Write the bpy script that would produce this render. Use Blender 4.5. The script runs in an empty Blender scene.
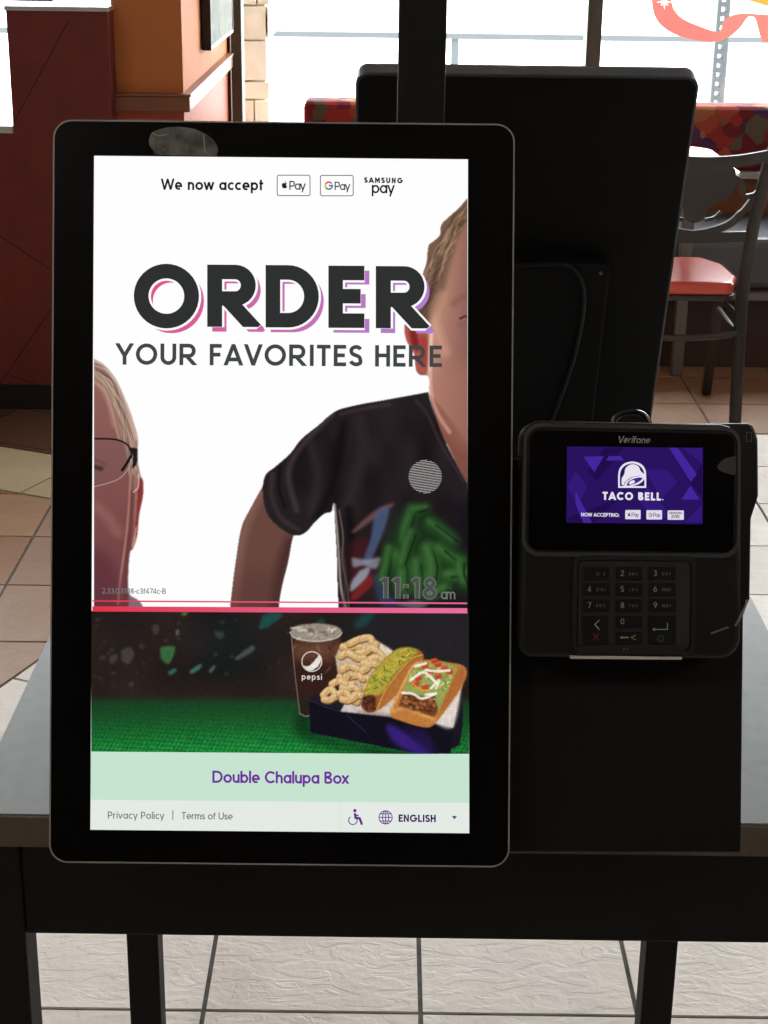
import bpy, bmesh, math, random
import numpy as np
from mathutils import Vector, Matrix
random.seed(7); rng = np.random.default_rng(7)
scene = bpy.context.scene
COL = scene.collection
PI = math.pi

# ------------------------------------------------------------------ camera
FPX = 1660.0; PITCH = math.atan(612/1660); ROLL = math.radians(.75); CAMZ = 1.478
cp, sp = math.cos(PITCH), math.sin(PITCH)
FW = Vector((0, cp, -sp)); U0 = Vector((0, sp, cp)); R0 = Vector((1, 0, 0))
RT = R0*math.cos(ROLL) + U0*math.sin(ROLL); UP = -R0*math.sin(ROLL) + U0*math.cos(ROLL)
CAM = Vector((0, 0, CAMZ))
def ray(x, y): return FW + RT*((x-384)/FPX) - UP*((y-512)/FPX)
def at(x, y, axis, val):
    d = ray(x, y); return CAM + d*((val-CAM[axis])/d[axis])
cd = bpy.data.cameras.new('camera'); cam = bpy.data.objects.new('camera', cd); COL.objects.link(cam)
cd.sensor_fit = 'VERTICAL'; cd.sensor_height = 24; cd.lens = 24*FPX/1024; cd.clip_end = 200
m = Matrix((RT, UP, -FW)).transposed().to_4x4(); m.translation = CAM; cam.matrix_world = m
scene.camera = cam
scene.view_settings.view_transform = 'Standard'; scene.view_settings.look = 'None'
scene.view_settings.gamma = 1; scene.view_settings.use_curve_mapping = False
scene.view_settings.exposure = 0

# the slanted face both kiosks share: a = tilt from vertical
A = PI/2 - PITCH
DK = 1.213
KO = CAM + FW*DK                                    # a point of the front kiosk face
# local frame of the kiosk: x right, y up the face, z toward the customer; origin at the bottom edge of the face
ex = Vector((1, 0, 0)); ey = Vector((0, math.cos(A), math.sin(A))); ez = Vector((0, -math.sin(A), math.cos(A)))
def plane_pt(x, y, w=0.0):
    d = ray(x, y); p0 = KO + ez*w
    return CAM + d*((p0-CAM).dot(ez)/d.dot(ez))
KB = plane_pt(281, 864.5)
def K(x, y, w=0.0):
    q = plane_pt(x, y, w) - KB
    return (q.dot(ex), q.dot(ey))

# ------------------------------------------------------------------ materials
def lin(c):
    return tuple(((v/255)/12.92 if v/255 <= .04045 else ((v/255+.055)/1.055)**2.4) for v in c)
MATS = {}
def mat(name, rgb, rough=.5, metal=0, noise=0, nscale=20, bump=0, bscale=60, spec=.5, coat=0):
    if name in MATS: return MATS[name]
    M = bpy.data.materials.new(name); M.use_nodes = True; nt = M.node_tree; b = nt.nodes['Principled BSDF']
    c = (*lin(rgb), 1); b.inputs['Base Color'].default_value = c
    b.inputs['Roughness'].default_value = rough; b.inputs['Metallic'].default_value = metal
    b.inputs['Specular IOR Level'].default_value = spec; b.inputs['Coat Weight'].default_value = coat
    tc = nt.nodes.new('ShaderNodeTexCoord')
    if noise:
        n = nt.nodes.new('ShaderNodeTexNoise'); n.inputs['Scale'].default_value = nscale; n.inputs['Detail'].default_value = 4
        nt.links.new(tc.outputs['Object'], n.inputs['Vector'])
        r = nt.nodes.new('ShaderNodeValToRGB'); r.color_ramp.elements[0].position = .3; r.color_ramp.elements[1].position = .7
        r.color_ramp.elements[0].color = (*[v*(1-noise) for v in c[:3]], 1); r.color_ramp.elements[1].color = (*[min(1, v*(1+noise)) for v in c[:3]], 1)
        nt.links.new(n.outputs['Fac'], r.inputs['Fac']); nt.links.new(r.outputs['Color'], b.inputs['Base Color'])
    if bump:
        n = nt.nodes.new('ShaderNodeTexNoise'); n.inputs['Scale'].default_value = bscale; n.inputs['Detail'].default_value = 5
        nt.links.new(tc.outputs['Object'], n.inputs['Vector'])
        bp = nt.nodes.new('ShaderNodeBump'); bp.inputs['Strength'].default_value = bump; bp.inputs['Distance'].default_value = .004
        nt.links.new(n.outputs['Fac'], bp.inputs['Height']); nt.links.new(bp.outputs['Normal'], b.inputs['Normal'])
    MATS[name] = M; return M
def emat(name, rgb, k=1.0):
    if name in MATS: return MATS[name]
    M = bpy.data.materials.new(name); M.use_nodes = True; nt = M.node_tree; nt.nodes.clear()
    e = nt.nodes.new('ShaderNodeEmission'); o = nt.nodes.new('ShaderNodeOutputMaterial')
    e.inputs['Color'].default_value = (*lin(rgb), 1); e.inputs['Strength'].default_value = k
    nt.links.new(e.outputs[0], o.inputs[0]); MATS[name] = M; return M
def eattr(name='lit_pixels'):
    if name in MATS: return MATS[name]
    M = bpy.data.materials.new(name); M.use_nodes = True; nt = M.node_tree; nt.nodes.clear()
    e = nt.nodes.new('ShaderNodeEmission'); o = nt.nodes.new('ShaderNodeOutputMaterial')
    a = nt.nodes.new('ShaderNodeAttribute'); a.attribute_name = 'Col'
    nt.links.new(a.outputs['Color'], e.inputs['Color']); nt.links.new(e.outputs[0], o.inputs[0]); MATS[name] = M; return M

# ------------------------------------------------------------------ object helpers
def empty(name, loc, label=None, cat=None, group=None, rot=None):
    o = bpy.data.objects.new(name, None); COL.objects.link(o); o.location = loc; o.empty_display_size = .05
    if rot: o.rotation_euler = rot
    if label: o['label'] = label
    if cat: o['category'] = cat
    if group: o['group'] = group
    return o
def link(name, me, m, parent=None, label=None, cat=None, group=None, kind=None, smooth=False, category=None):
    cat = cat or category
    if m is not None:
        for mm in (m if isinstance(m, (list, tuple)) else [m]): me.materials.append(mm)
    if smooth:
        me.polygons.foreach_set('use_smooth', [True]*len(me.polygons))
    o = bpy.data.objects.new(name, me); COL.objects.link(o)
    if parent: o.parent = parent
    for k_, v_ in (('label', label), ('category', cat), ('group', group), ('kind', kind)):
        if v_: o[k_] = v_
    return o
def obj(name, bm, m, parent=None, off=(0, 0, 0), bevel=0, smooth=False, **kw):
    """off: world offset of the parent, subtracted from the vertices"""
    bmesh.ops.recalc_face_normals(bm, faces=bm.faces)
    if any(off):
        for v in bm.verts: v.co -= Vector(off)
    me = bpy.data.meshes.new(name); bm.to_mesh(me); bm.free()
    o = link(name, me, m, parent, smooth=smooth, **kw)
    if bevel:
        b = o.modifiers.new('bevel', 'BEVEL'); b.width = bevel; b.segments = 3; b.limit_method = 'ANGLE'; b.angle_limit = .7
    return o
def box(bm, x0, x1, y0, y1, z0, z1, mi=0):
    vs = [bm.verts.new((x, y, z)) for x in (x0, x1) for y in (y0, y1) for z in (z0, z1)]
    for q in ((0, 1, 3, 2), (4, 6, 7, 5), (0, 4, 5, 1), (2, 3, 7, 6), (0, 2, 6, 4), (1, 5, 7, 3)):
        f = bm.faces.new([vs[i] for i in q]); f.material_index = mi
    return vs
def prism(bm, pts, w0, w1, mi=0):
    a = [bm.verts.new((p[0], p[1], w0)) for p in pts]; b = [bm.verts.new((p[0], p[1], w1)) for p in pts]
    f = bm.faces.new(a); f.material_index = mi; f = bm.faces.new(list(reversed(b))); f.material_index = mi
    n = len(pts)
    for i in range(n):
        f = bm.faces.new((a[i], b[i], b[(i+1) % n], a[(i+1) % n])); f.material_index = mi
def ringprism(bm, outer, inner, w0, w1, mi=0):
    n = len(outer)
    V = [[bm.verts.new((p[0], p[1], w)) for p in L] for L in (outer, inner) for w in (w0, w1)]
    o0, o1, i0, i1 = V
    for i in range(n):
        j = (i+1) % n
        for q in ((o0[i], o0[j], o1[j], o1[i]), (i0[i], i1[i], i1[j], i0[j]), (o1[i], o1[j], i1[j], i1[i]), (o0[i], i0[i], i0[j], o0[j])):
            f = bm.faces.new(q); f.material_index = mi
def rrect(quad, r, n=8):
    """rounded polygon from 4+ corners, CCW or CW; r single or list"""
    out = []; k = len(quad)
    for i in range(k):
        p = Vector(quad[i]).to_2d(); a = Vector(quad[i-1]).to_2d(); b = Vector(quad[(i+1) % k]).to_2d()
        rr = r[i] if isinstance(r, (list, tuple)) else r
        da = (a-p).normalized(); db = (b-p).normalized()
        ang = da.angle(db); d = rr/math.tan(ang/2); c = p + (da+db).normalized()*(rr/math.sin(ang/2))
        s = p+da*d-c; e = p+db*d-c
        a0 = math.atan2(s.y, s.x); a1 = math.atan2(e.y, e.x); dd = (a1-a0+PI) % (2*PI)-PI
        for t in range(n+1):
            th = a0+dd*t/n; out.append((c.x+rr*math.cos(th), c.y+rr*math.sin(th)))
    return out
def tube(bm, pts, r, n=10, mi=0, caps=True, sx=1, sy=1):
    """round (or elliptic) tube along points; r number or list"""
    P = [Vector(p) for p in pts]; rings = []
    up = Vector((0, 0, 1)); prev = None
    for i, p in enumerate(P):
        t = (P[min(i+1, len(P)-1)]-P[max(i-1, 0)]).normalized()
        if prev is None:
            s = t.cross(up)
            if s.length < .1: s = t.cross(Vector((0, 1, 0)))
            s.normalize()
        else:
            s = (prev - t*prev.dot(t)).normalized()
        prev = s; u = s.cross(t).normalized()
        rr = r[i] if isinstance(r, (list, tuple)) else r
        rings.append([bm.verts.new(p + s*(rr*sx*math.cos(2*PI*k/n)) + u*(rr*sy*math.sin(2*PI*k/n))) for k in range(n)])
    for a, b in zip(rings, rings[1:]):
        for k in range(n):
            f = bm.faces.new((a[k], a[(k+1) % n], b[(k+1) % n], b[k])); f.material_index = mi
    if caps:
        f = bm.faces.new(rings[0]); f.material_index = mi; f = bm.faces.new(list(reversed(rings[-1]))); f.material_index = mi
def bez(P, n=8):
    """Catmull-Rom through points (any dimension)"""
    P = [np.array(p, float) for p in P]; out = []
    Q = [2*P[0]-P[1]] + P + [2*P[-1]-P[-2]]
    for i in range(1, len(Q)-2):
        for k in range(n):
            t = k/n; a, b, c, d = Q[i-1:i+3]
            out.append(.5*((2*b)+(-a+c)*t+(2*a-5*b+4*c-d)*t*t+(-a+3*b-3*c+d)*t**3))
    out.append(P[-1]); return [tuple(float(v) for v in p) for p in out]
NB = bmesh.new

# ------------------------------------------------------------------ stroke lettering
def arc(cx, cy, rx, ry, a0, a1, n=None):
    n = n or max(4, int(abs(a1-a0)/12)); return [(cx+rx*math.cos(math.radians(a0+(a1-a0)*i/n)), cy+ry*math.sin(math.radians(a0+(a1-a0)*i/n))) for i in range(n+1)]
def glyph(ch, t):
    b = t/2; T = 1-b; X = .72; xt = X-b
    def ro(w, h=X):                 # round lowercase bowl (closed)
        return arc(w/2, h/2, w/2-b, h/2-b, 90, 450, 28)
    g = {
    'O': ([arc(.5, .5, .5-b, .5-b, 90, 450, 40)], 1.0),
    'Q': ([arc(.5, .5, .5-b, .5-b, 90, 450, 40), [(.6, .3), (.95, 0)]], 1.0),
    'R': ([[(b, 0), (b, 1)], [(b, T), (.40, T)]+arc(.44, .67, .30-b+.02, .33-b, 90, -90, 14)+[(b, .34+b)], [(.34, .42), (.80-b*.4, -.04)]], .82),
    'D': ([[(b, b), (b, T), (.34, T)]+arc(.36, .5, .49-b, .5-b, 90, -90, 20)+[(b, b)], ], .85),
    'E': ([[(.58, T), (b, T), (b, b), (.58, b)], [(b, .51), (.52, .51)]], .58),
    'F': ([[(.56, T), (b, T), (b, 0)], [(b, .5), (.5, .5)]], .56),
    'Y': ([[(.02, 1.03), (.38, .42), (.74, 1.03)], [(.38, .45), (.38, 0)]], .76),
    'U': ([[(b, 1), (b, .36)]+arc(.37, .36, .37-b, .36-b, 180, 360, 16)+[(.74-b, 1)]], .74),
    'A': ([[(.02, -.03), (.4, 1-b*.4), (.78, -.03)], [(.18, .28), (.62, .28)]], .8),
    'V': ([[(.02, 1.03), (.38, b*.4), (.74, 1.03)]], .76),
    'W': ([[(.02, 1.03), (.28, b*.4), (.55, .95), (.82, b*.4), (1.08, 1.03)]], 1.1),
    'I': ([[(b, 0), (b, 1)]], t),
    'T': ([[(0, T), (.64, T)], [(.32, T), (.32, 0)]], .64),
    'S': ([bez([(.57-b*.6, .79), (.46, T-.04), (.31, T), (.15, T-.06), (b, .735), (.15, .585), (.31, .515), (.47, .43), (.61-b, .27), (.5, b+.06), (.31, b), (.13, b+.07), (.03+b*.4, .24)], 3)], .61),
    'H': ([[(b, 0), (b, 1)], [(.7-b, 0), (.7-b, 1)], [(b, .52), (.7-b, .52)]], .7),
    'P': ([[(b, 0), (b, T), (.34, T)]+arc(.36, .67, .26-b+.02, .33-b, 90, -90, 14)+[(b, .34+b)]], .64),
    'B': ([[(b, b), (b, T), (.34, T)]+arc(.36, .755, .22-b+.02, .245-b, 90, -90, 12)+[(b, .51)], [(b, .51), (.36, .51)]+arc(.38, .27, .26-b+.02, .27-b, 90, -90, 12)+[(b, b)]], .66),
    'C': ([arc(.48, .5, .48-b, .5-b, 42, 318, 26)], .84),
    'G': ([arc(.5, .5, .5-b, .5-b, 42, 360, 30)+[(.56, .5)]], 1.0),
    'L': ([[(b, 1), (b, b), (.54, b)]], .54),
    'N': ([[(b, 0), (b, 1-b*.3), (.72-b, b*.3), (.72-b, 1)]], .72),
    'M': ([[(b, 0), (b, 1-b*.3), (.45, .3), (.9-b, 1-b*.3), (.9-b, 0)]], .9),
    'K': ([[(b, 0), (b, 1)], [(.62, 1.02), (b, .42)], [(.25, .55), (.66, -.02)]], .64),
    'J': ([[(.4-b, 1), (.4-b, .3)]+arc(.2, .25, .2-b, .25-b, 0, -150, 10)], .4),
    'X': ([[(.02, -.02), (.64, 1.02)], [(.02, 1.02), (.64, -.02)]], .66),
    'Z': ([[(0, T), (.56, T), (.04, b), (.6, b)]], .6),
    '0': ([arc(.32, .5, .32-b, .5-b, 90, 450, 30)], .64),
    '1': ([[(.04, .78), (.28, .97), (.28, 0)]], .4),
    '2': ([arc(.3, .7, .28-b, .3-b, 165, -30, 14)+[(.05, b), (.6, b)]], .6),
    '3': ([arc(.28, .74, .27-b, .26-b, 150, -90, 12)+arc(.28, .27, .3-b, .27-b, 90, -150, 14)], .6),
    '4': ([[(.6, .27), (.06, .27), (.42, .98), (.42, 0)]], .62),
    '5': ([[(.54, T), (.12, T), (.09, .55)]+arc(.28, .32, .3-b, .32-b, 110, -150, 14)], .6),
    '6': ([arc(.31, .32, .31-b, .32-b, 120, 480, 24), [(.09, .45), (.36, 1)]], .62),
    '7': ([[(0, T), (.56, T), (.2, 0)]], .58),
    '8': ([arc(.31, .745, .26-b, .255-b, -90, 270, 24), arc(.31, .27, .31-b, .27-b, -90, 270, 24)], .62),
    '9': ([arc(.31, .68, .31-b, .32-b, 120, 480, 24), [(.53, .55), (.26, 0)]], .62),
    ':': ([[(b, 0), (b, t)], [(b, .5), (b, .5+t)]], t),
    '.': ([[(b, 0), (b, t)]], t), ',': ([[(b, t), (b, -.12)]], t), '-': ([[(0, .38), (.3, .38)]], .3),
    '|': ([[(b, -.1), (b, 1.1)]], t), '<': ([[(.5, .9), (.05, .5), (.5, .1)]], .55),
    'a': ([ro(.66), [(.66-b, 0), (.66-b, X)]], .66),
    'b': ([ro(.66), [(b, 0), (b, 1)]], .66), 'd': ([ro(.66), [(.66-b, 0), (.66-b, 1)]], .66),
    'c': ([arc(.34, X/2, .34-b, X/2-b, 48, 312, 18)], .56),
    'e': ([[(b, X/2-.02), (.66-b, X/2-.02)]+arc(.33, X/2, .33-b, X/2-b, 6, 304, 22)], .66),
    'f': ([[(.14, 0), (.14, .75)]+arc(.3, .78, .16, .2-b, 180, 80, 6), [(0, X-b), (.34, X-b)]], .36),
    'h': ([[(b, 0), (b, 1)], [(b, .4)]+arc(.29, .4, .29-b, X-.4-b, 180, 0, 12)+[(.58-b, 0)]], .58),
    'i': ([[(b, 0), (b, X)], [(b, .86), (b, .86+t)]], t), 'l': ([[(b, 0), (b, 1.02)]], t),
    'j': ([[(b, -.2), (b, X)], [(b, .86), (b, .86+t)]], t), 'k': ([[(b, 0), (b, 1)], [(.48, X), (b, .3)], [(.2, .42), (.52, 0)]], .52),
    'm': ([[(b, 0), (b, X)], [(b, .42)]+arc(.26, .42, .26-b, X-.42-b, 180, 0, 10)+[(.52-b, 0)], [(.52-b, .42)]+arc(.78-t, .42, .26-b, X-.42-b, 180, 0, 10)+[(1.04-t-b, 0)]], 1.04-t),
    'n': ([[(b, 0), (b, X)], [(b, .4)]+arc(.29, .4, .29-b, X-.4-b, 180, 0, 12)+[(.58-b, 0)]], .58),
    'o': ([ro(.7)], .7),
    'p': ([ro(.66), [(b, -.27), (b, X)]], .66), 'q': ([ro(.66), [(.66-b, -.27), (.66-b, X)]], .66),
    'g': ([ro(.66), [(.66-b, X), (.66-b, -.02)]+arc(.33, -.02, .33-b, .22, 0, -140, 8)], .66),
    'r': ([[(b, 0), (b, X)], [(b, .36)]+arc(.3, .36, .3-b, X-.36-b, 180, 75, 8)], .4),
    's': ([bez([(.46-b*.6, .57), (.37, xt-.03), (.25, xt), (.12, xt-.04), (b, .53), (.12, .42), (.25, .37), (.38, .31), (.49-b, .195), (.4, b+.04), (.25, b), (.1, b+.05), (.02+b*.4, .17)], 3)], .49),
    't': ([[(.15, .95), (.15, 0)], [(0, X-b), (.36, X-b)]], .38),
    'u': ([[(b, X), (b, .3)]+arc(.29, .3, .29-b, .3-b, 180, 360, 12), [(.58-b, 0), (.58-b, X)]], .58),
    'v': ([[(.02, X+.02), (.29, b*.4), (.56, X+.02)]], .58),
    'w': ([[(.02, X+.02), (.22, b*.4), (.42, X-.02), (.62, b*.4), (.82, X+.02)]], .84),
    'y': ([[(.02, X+.02), (.29, .02)], [(.56, X+.02), (.2, -.27)]], .58), 'x': ([[(0, 0), (.5, X)], [(0, X), (.5, 0)]], .5), 'z': ([[(0, xt), (.46, xt), (.04, b), (.48, b)]], .48),
    ' ': ([], .3)}
    return g[ch]
def ribbon(poly, w):
    """list of quads (mitred) along a polyline"""
    P = [np.array(p, float) for p in poly]; P = [p for i, p in enumerate(P) if i == 0 or np.hypot(*(p-P[i-1])) > 1e-6]; n = len(P); closed = np.allclose(P[0], P[-1]) and n > 3
    off = []
    def nrm(a, b):
        d = b-a; l = np.hypot(*d) or 1; return np.array((-d[1], d[0]))/l
    for i in range(n):
        if closed and i in (0, n-1): n0, n1 = nrm(P[-2], P[-1]), nrm(P[0], P[1])
        elif i == 0: n0 = n1 = nrm(P[0], P[1])
        elif i == n-1: n0 = n1 = nrm(P[-2], P[-1])
        else: n0, n1 = nrm(P[i-1], P[i]), nrm(P[i], P[i+1])
        mvec = n0+n1; l = np.hypot(*mvec)
        if l < .35: off.append(n1*w/2); continue
        mvec = mvec/l; off.append(mvec*(w/2)/max(.3, mvec@n1))
    return [[P[i]+off[i], P[i]-off[i], P[i+1]-off[i+1], P[i+1]+off[i+1]] for i in range(n-1)]
def clip_half(poly, a, b, c):
    """keep a*x+b*y<=c"""
    out = []
    for i in range(len(poly)):
        p, q = poly[i], poly[(i+1) % len(poly)]; dp = a*p[0]+b*p[1]-c; dq = a*q[0]+b*q[1]-c
        if dp <= 0: out.append(p)
        if (dp < 0 < dq) or (dq < 0 < dp):
            s = dp/(dp-dq); out.append((p[0]+(q[0]-p[0])*s, p[1]+(q[1]-p[1])*s))
    return out
def text_polys(s, t, gap=.14, bold=0, width=None, slant=0):
    """polygons in cap-height units; returns polys, total width. Each poly carries its centre x share"""
    x = 0; P = []; W = []
    for ch in s:
        g, w = glyph(ch, t); W.append(w)
    tot = sum(W)+gap*(len(s)-1)
    if width is not None and len(s) > 1:
        gap += (width-tot)/(len(s)-1); tot = width
    for ch, w in zip(s, W):
        for pl in glyph(ch, t)[0]:
            for q in ribbon(pl, t+bold):
                q = [tuple(v) for v in q]
                if ch.isupper() or ch.isdigit():
                    q = clip_half(q, 0, 1, 1+bold/2); q = clip_half(q, 0, -1, bold/2) if len(q) > 2 else q
                elif ch in 'vwxz':
                    q = clip_half(q, 0, 1, .72+bold/2); q = clip_half(q, 0, -1, bold/2) if len(q) > 2 else q
                elif ch in 'y': q = clip_half(q, 0, 1, .72)
                if len(q) > 2: P.append([(v[0]+x+slant*v[1], v[1]) for v in q])
        x += w+gap
    return P, tot
def text_on(name, s, x0, x1, ytop0, ytop1, hgt, mapf, w, m, parent, t=.17, bold=0, dx=0, dy=0, slant=0, kind='fit', colf=None, label=None, gap=.14):
    """text in photo pixels: left x0, right x1; baseline given by cap top at left/right (ytop0/1) plus cap height hgt; mapf(px,py,w)->(u,v)"""
    P, tot = text_polys(s, t, gap, bold, (x1-x0)/hgt if kind == 'fit' else None, slant)
    sc = hgt; slope = (ytop1-ytop0)/(x1-x0) if x1 != x0 else 0
    verts = []; faces = []; cols = []
    for q in P:
        idx = []
        for (a, b) in q:
            px = x0+a*sc+dx; py = ytop0+slope*a*sc+(1-b)*sc+dy
            px -= slope*(1-b)*sc*.6
            u, v = mapf(px, py, w); idx.append(len(verts)); verts.append((u, v, w)); cols.append(px)
        faces.append(idx[::-1] if True else idx)
    me = bpy.data.meshes.new(name); me.from_pydata(verts, [], faces)
    if colf is not None:
        ca = me.color_attributes.new('Col', 'FLOAT_COLOR', 'POINT')
        arr = np.ones((len(verts), 4), np.float32)
        for i, px in enumerate(cols): arr[i, :3] = colf(px)
        ca.data.foreach_set('color', arr.ravel())
    return link(name, me, m, parent, label=label)
def flat(name, polys, mapf, w, m, parent, label=None):
    """flat polygons in photo pixels on a face"""
    verts = []; faces = []
    for P in polys:
        i0 = len(verts)
        for p in P:
            u, v = mapf(p[0], p[1], w); verts.append((u, v, w))
        faces.append(list(range(i0, len(verts))))
    bm = NB(); vs = [bm.verts.new(v) for v in verts]
    for f in faces: bm.faces.new([vs[i] for i in f])
    for f in bm.faces:
        f.normal_update()
        if f.normal.z < 0: f.normal_flip()
    bmesh.ops.triangulate(bm, faces=[f for f in bm.faces if len(f.verts) > 4])
    me = bpy.data.meshes.new(name); bm.to_mesh(me); bm.free()
    return link(name, me, m, parent, label=label)
def strokes(lines, w):
    out = []
    for l in lines:
        out += [[tuple(v) for v in q] for q in ribbon(l, w)]
    return out
# ------------------------------------------------------------------ pictures shown on the displays
class Pic:
    def __init__(s, x0, y0, x1, y1, st=.6, bg=(255, 255, 255)):
        s.x = np.arange(x0, x1+st*.5, st); s.y = np.arange(y0, y1+st*.5, st); s.st = st
        s.X, s.Y = np.meshgrid(s.x, s.y); s.c = np.ones(s.X.shape+(3,))*np.array(bg, float)
        s.a = np.zeros(s.X.shape)
    def blur(s, M, r):
        k = r/s.st
        if k < .3: return M
        n = int(k*2.5)+1; g = np.exp(-.5*(np.arange(-n, n+1)/k)**2); g /= g.sum()
        for ax in (0, 1):
            pad = [(0, 0), (0, 0)]; pad[ax] = (n, n); Q = np.pad(M, pad, mode='edge'); out = np.zeros_like(M)
            for i, gv in enumerate(g):
                out += gv*(Q[i:i+M.shape[0], :] if ax == 0 else Q[:, i:i+M.shape[1]])
            M = out
        return M
    def _win(s, pts, pad):
        P = np.array(pts, float); x0, y0 = P.min(0)-pad; x1, y1 = P.max(0)+pad
        i0 = max(0, np.searchsorted(s.x, x0)); i1 = min(len(s.x), np.searchsorted(s.x, x1)+1)
        j0 = max(0, np.searchsorted(s.y, y0)); j1 = min(len(s.y), np.searchsorted(s.y, y1)+1)
        return j0, j1, i0, i1
    def poly(s, pts, soft=.5, smooth=True):
        P = bez(list(pts)+[pts[0]], 5) if smooth else list(pts)+[pts[0]]
        j0, j1, i0, i1 = s._win(P, soft*3+1); M = np.zeros(s.X.shape)
        if j1 <= j0 or i1 <= i0: return M
        X = s.X[j0:j1, i0:i1]; Y = s.Y[j0:j1, i0:i1]; ins = np.zeros(X.shape, bool)
        for (xa, ya), (xb, yb) in zip(P, P[1:]):
            if ya == yb: continue
            c = ((ya > Y) != (yb > Y)) & (X < (xb-xa)*(Y-ya)/(yb-ya)+xa); ins ^= c
        sub = ins.astype(float); t = s.X; 
        M[j0:j1, i0:i1] = sub
        if soft > .2:
            o = s.X, ; k = s.blur(sub, soft); M[j0:j1, i0:i1] = k
        return M
    def line(s, pts, w, soft=.5, smooth=True, taper=None):
        P = bez(pts, 5) if smooth and len(pts) > 2 else pts
        j0, j1, i0, i1 = s._win(P, w+soft*3); M = np.zeros(s.X.shape)
        if j1 <= j0 or i1 <= i0: return M
        X = s.X[j0:j1, i0:i1]; Y = s.Y[j0:j1, i0:i1]; D = np.full(X.shape, 1e9); n = len(P)-1
        for k, ((xa, ya), (xb, yb)) in enumerate(zip(P, P[1:])):
            dx, dy = xb-xa, yb-ya; L = dx*dx+dy*dy or 1e-9; t = np.clip(((X-xa)*dx+(Y-ya)*dy)/L, 0, 1)
            d = np.hypot(X-xa-t*dx, Y-ya-t*dy)
            if taper: d = d + w/2*(1-(taper[0]+(taper[1]-taper[0])*(k+t)/n))
            D = np.minimum(D, d)
        M[j0:j1, i0:i1] = np.clip((w/2-D)/max(soft, .3)+.5, 0, 1); return M
    def put(s, M, col, op=1.0, grow=True):
        M = (M*op)[..., None]; s.c = s.c*(1-M)+np.array(col, float)*M
        if grow: s.a = np.maximum(s.a, M[..., 0])
    def noise(s, sx, sy=None, seed=1):
        sy = sy or sx; g = np.random.default_rng(seed)
        h = int((s.y[-1]-s.y[0])/sy)+4; w = int((s.x[-1]-s.x[0])/sx)+4; N = g.random((h, w))
        u = (s.X-s.x[0])/sx; v = (s.Y-s.y[0])/sy; i = u.astype(int); j = v.astype(int); fu = u-i; fv = v-j
        fu = fu*fu*(3-2*fu); fv = fv*fv*(3-2*fv)
        return (N[j, i]*(1-fu)+N[j, i+1]*fu)*(1-fv)+(N[j+1, i]*(1-fu)+N[j+1, i+1]*fu)*fv
    def mesh(s, name, mapf, w, parent, label=None, thr=None):
        h, wd = s.X.shape
        pl = np.array([mapf(s.x[i], s.y[j], w) for j in (0, h-1) for i in (0, wd-1)])   # bilinear: the face is a plane, seen square on
        fx = ((s.X-s.x[0])/(s.x[-1]-s.x[0]))[..., None]; fy = ((s.Y-s.y[0])/(s.y[-1]-s.y[0]))[..., None]
        UV = (pl[0]*(1-fx)+pl[1]*fx)*(1-fy)+(pl[2]*(1-fx)+pl[3]*fx)*fy
        idx = np.arange(h*wd).reshape(h, wd)
        keep = np.ones((h-1, wd-1), bool)
        if thr is not None:
            A_ = s.a; keep = (A_[:-1, :-1] > thr) & (A_[1:, :-1] > thr) & (A_[:-1, 1:] > thr) & (A_[1:, 1:] > thr)
        q = np.stack([idx[1:, :-1], idx[1:, 1:], idx[:-1, 1:], idx[:-1, :-1]], -1)[keep]
        used = np.unique(q); rem = np.full(h*wd, -1); rem[used] = np.arange(len(used)); q = rem[q]
        co = np.zeros((len(used), 3)); co[:, :2] = UV.reshape(-1, 2)[used]; co[:, 2] = w
        me = bpy.data.meshes.new(name); me.vertices.add(len(co)); me.vertices.foreach_set('co', co.astype(np.float32).ravel())
        me.loops.add(q.size); me.loops.foreach_set('vertex_index', q.astype(np.int32).ravel())
        me.polygons.add(len(q)); me.polygons.foreach_set('loop_start', (np.arange(len(q))*4).astype(np.int32)); me.polygons.foreach_set('loop_total', np.full(len(q), 4, np.int32))
        me.update()
        c = np.clip(s.c.reshape(-1, 3)[used]/255, 0, 1); c = np.where(c <= .04045, c/12.92, ((c+.055)/1.055)**2.4)
        ca = me.color_attributes.new('Col', 'FLOAT_COLOR', 'POINT'); ca.data.foreach_set('color', np.concatenate([c, np.ones((len(c), 1))], 1).astype(np.float32).ravel())
        return link(name, me, eattr(), parent, label=label)
def Q(pts, sc, ox, oy): return [(p[0]/sc+ox, p[1]/sc+oy) for p in pts]

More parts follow.
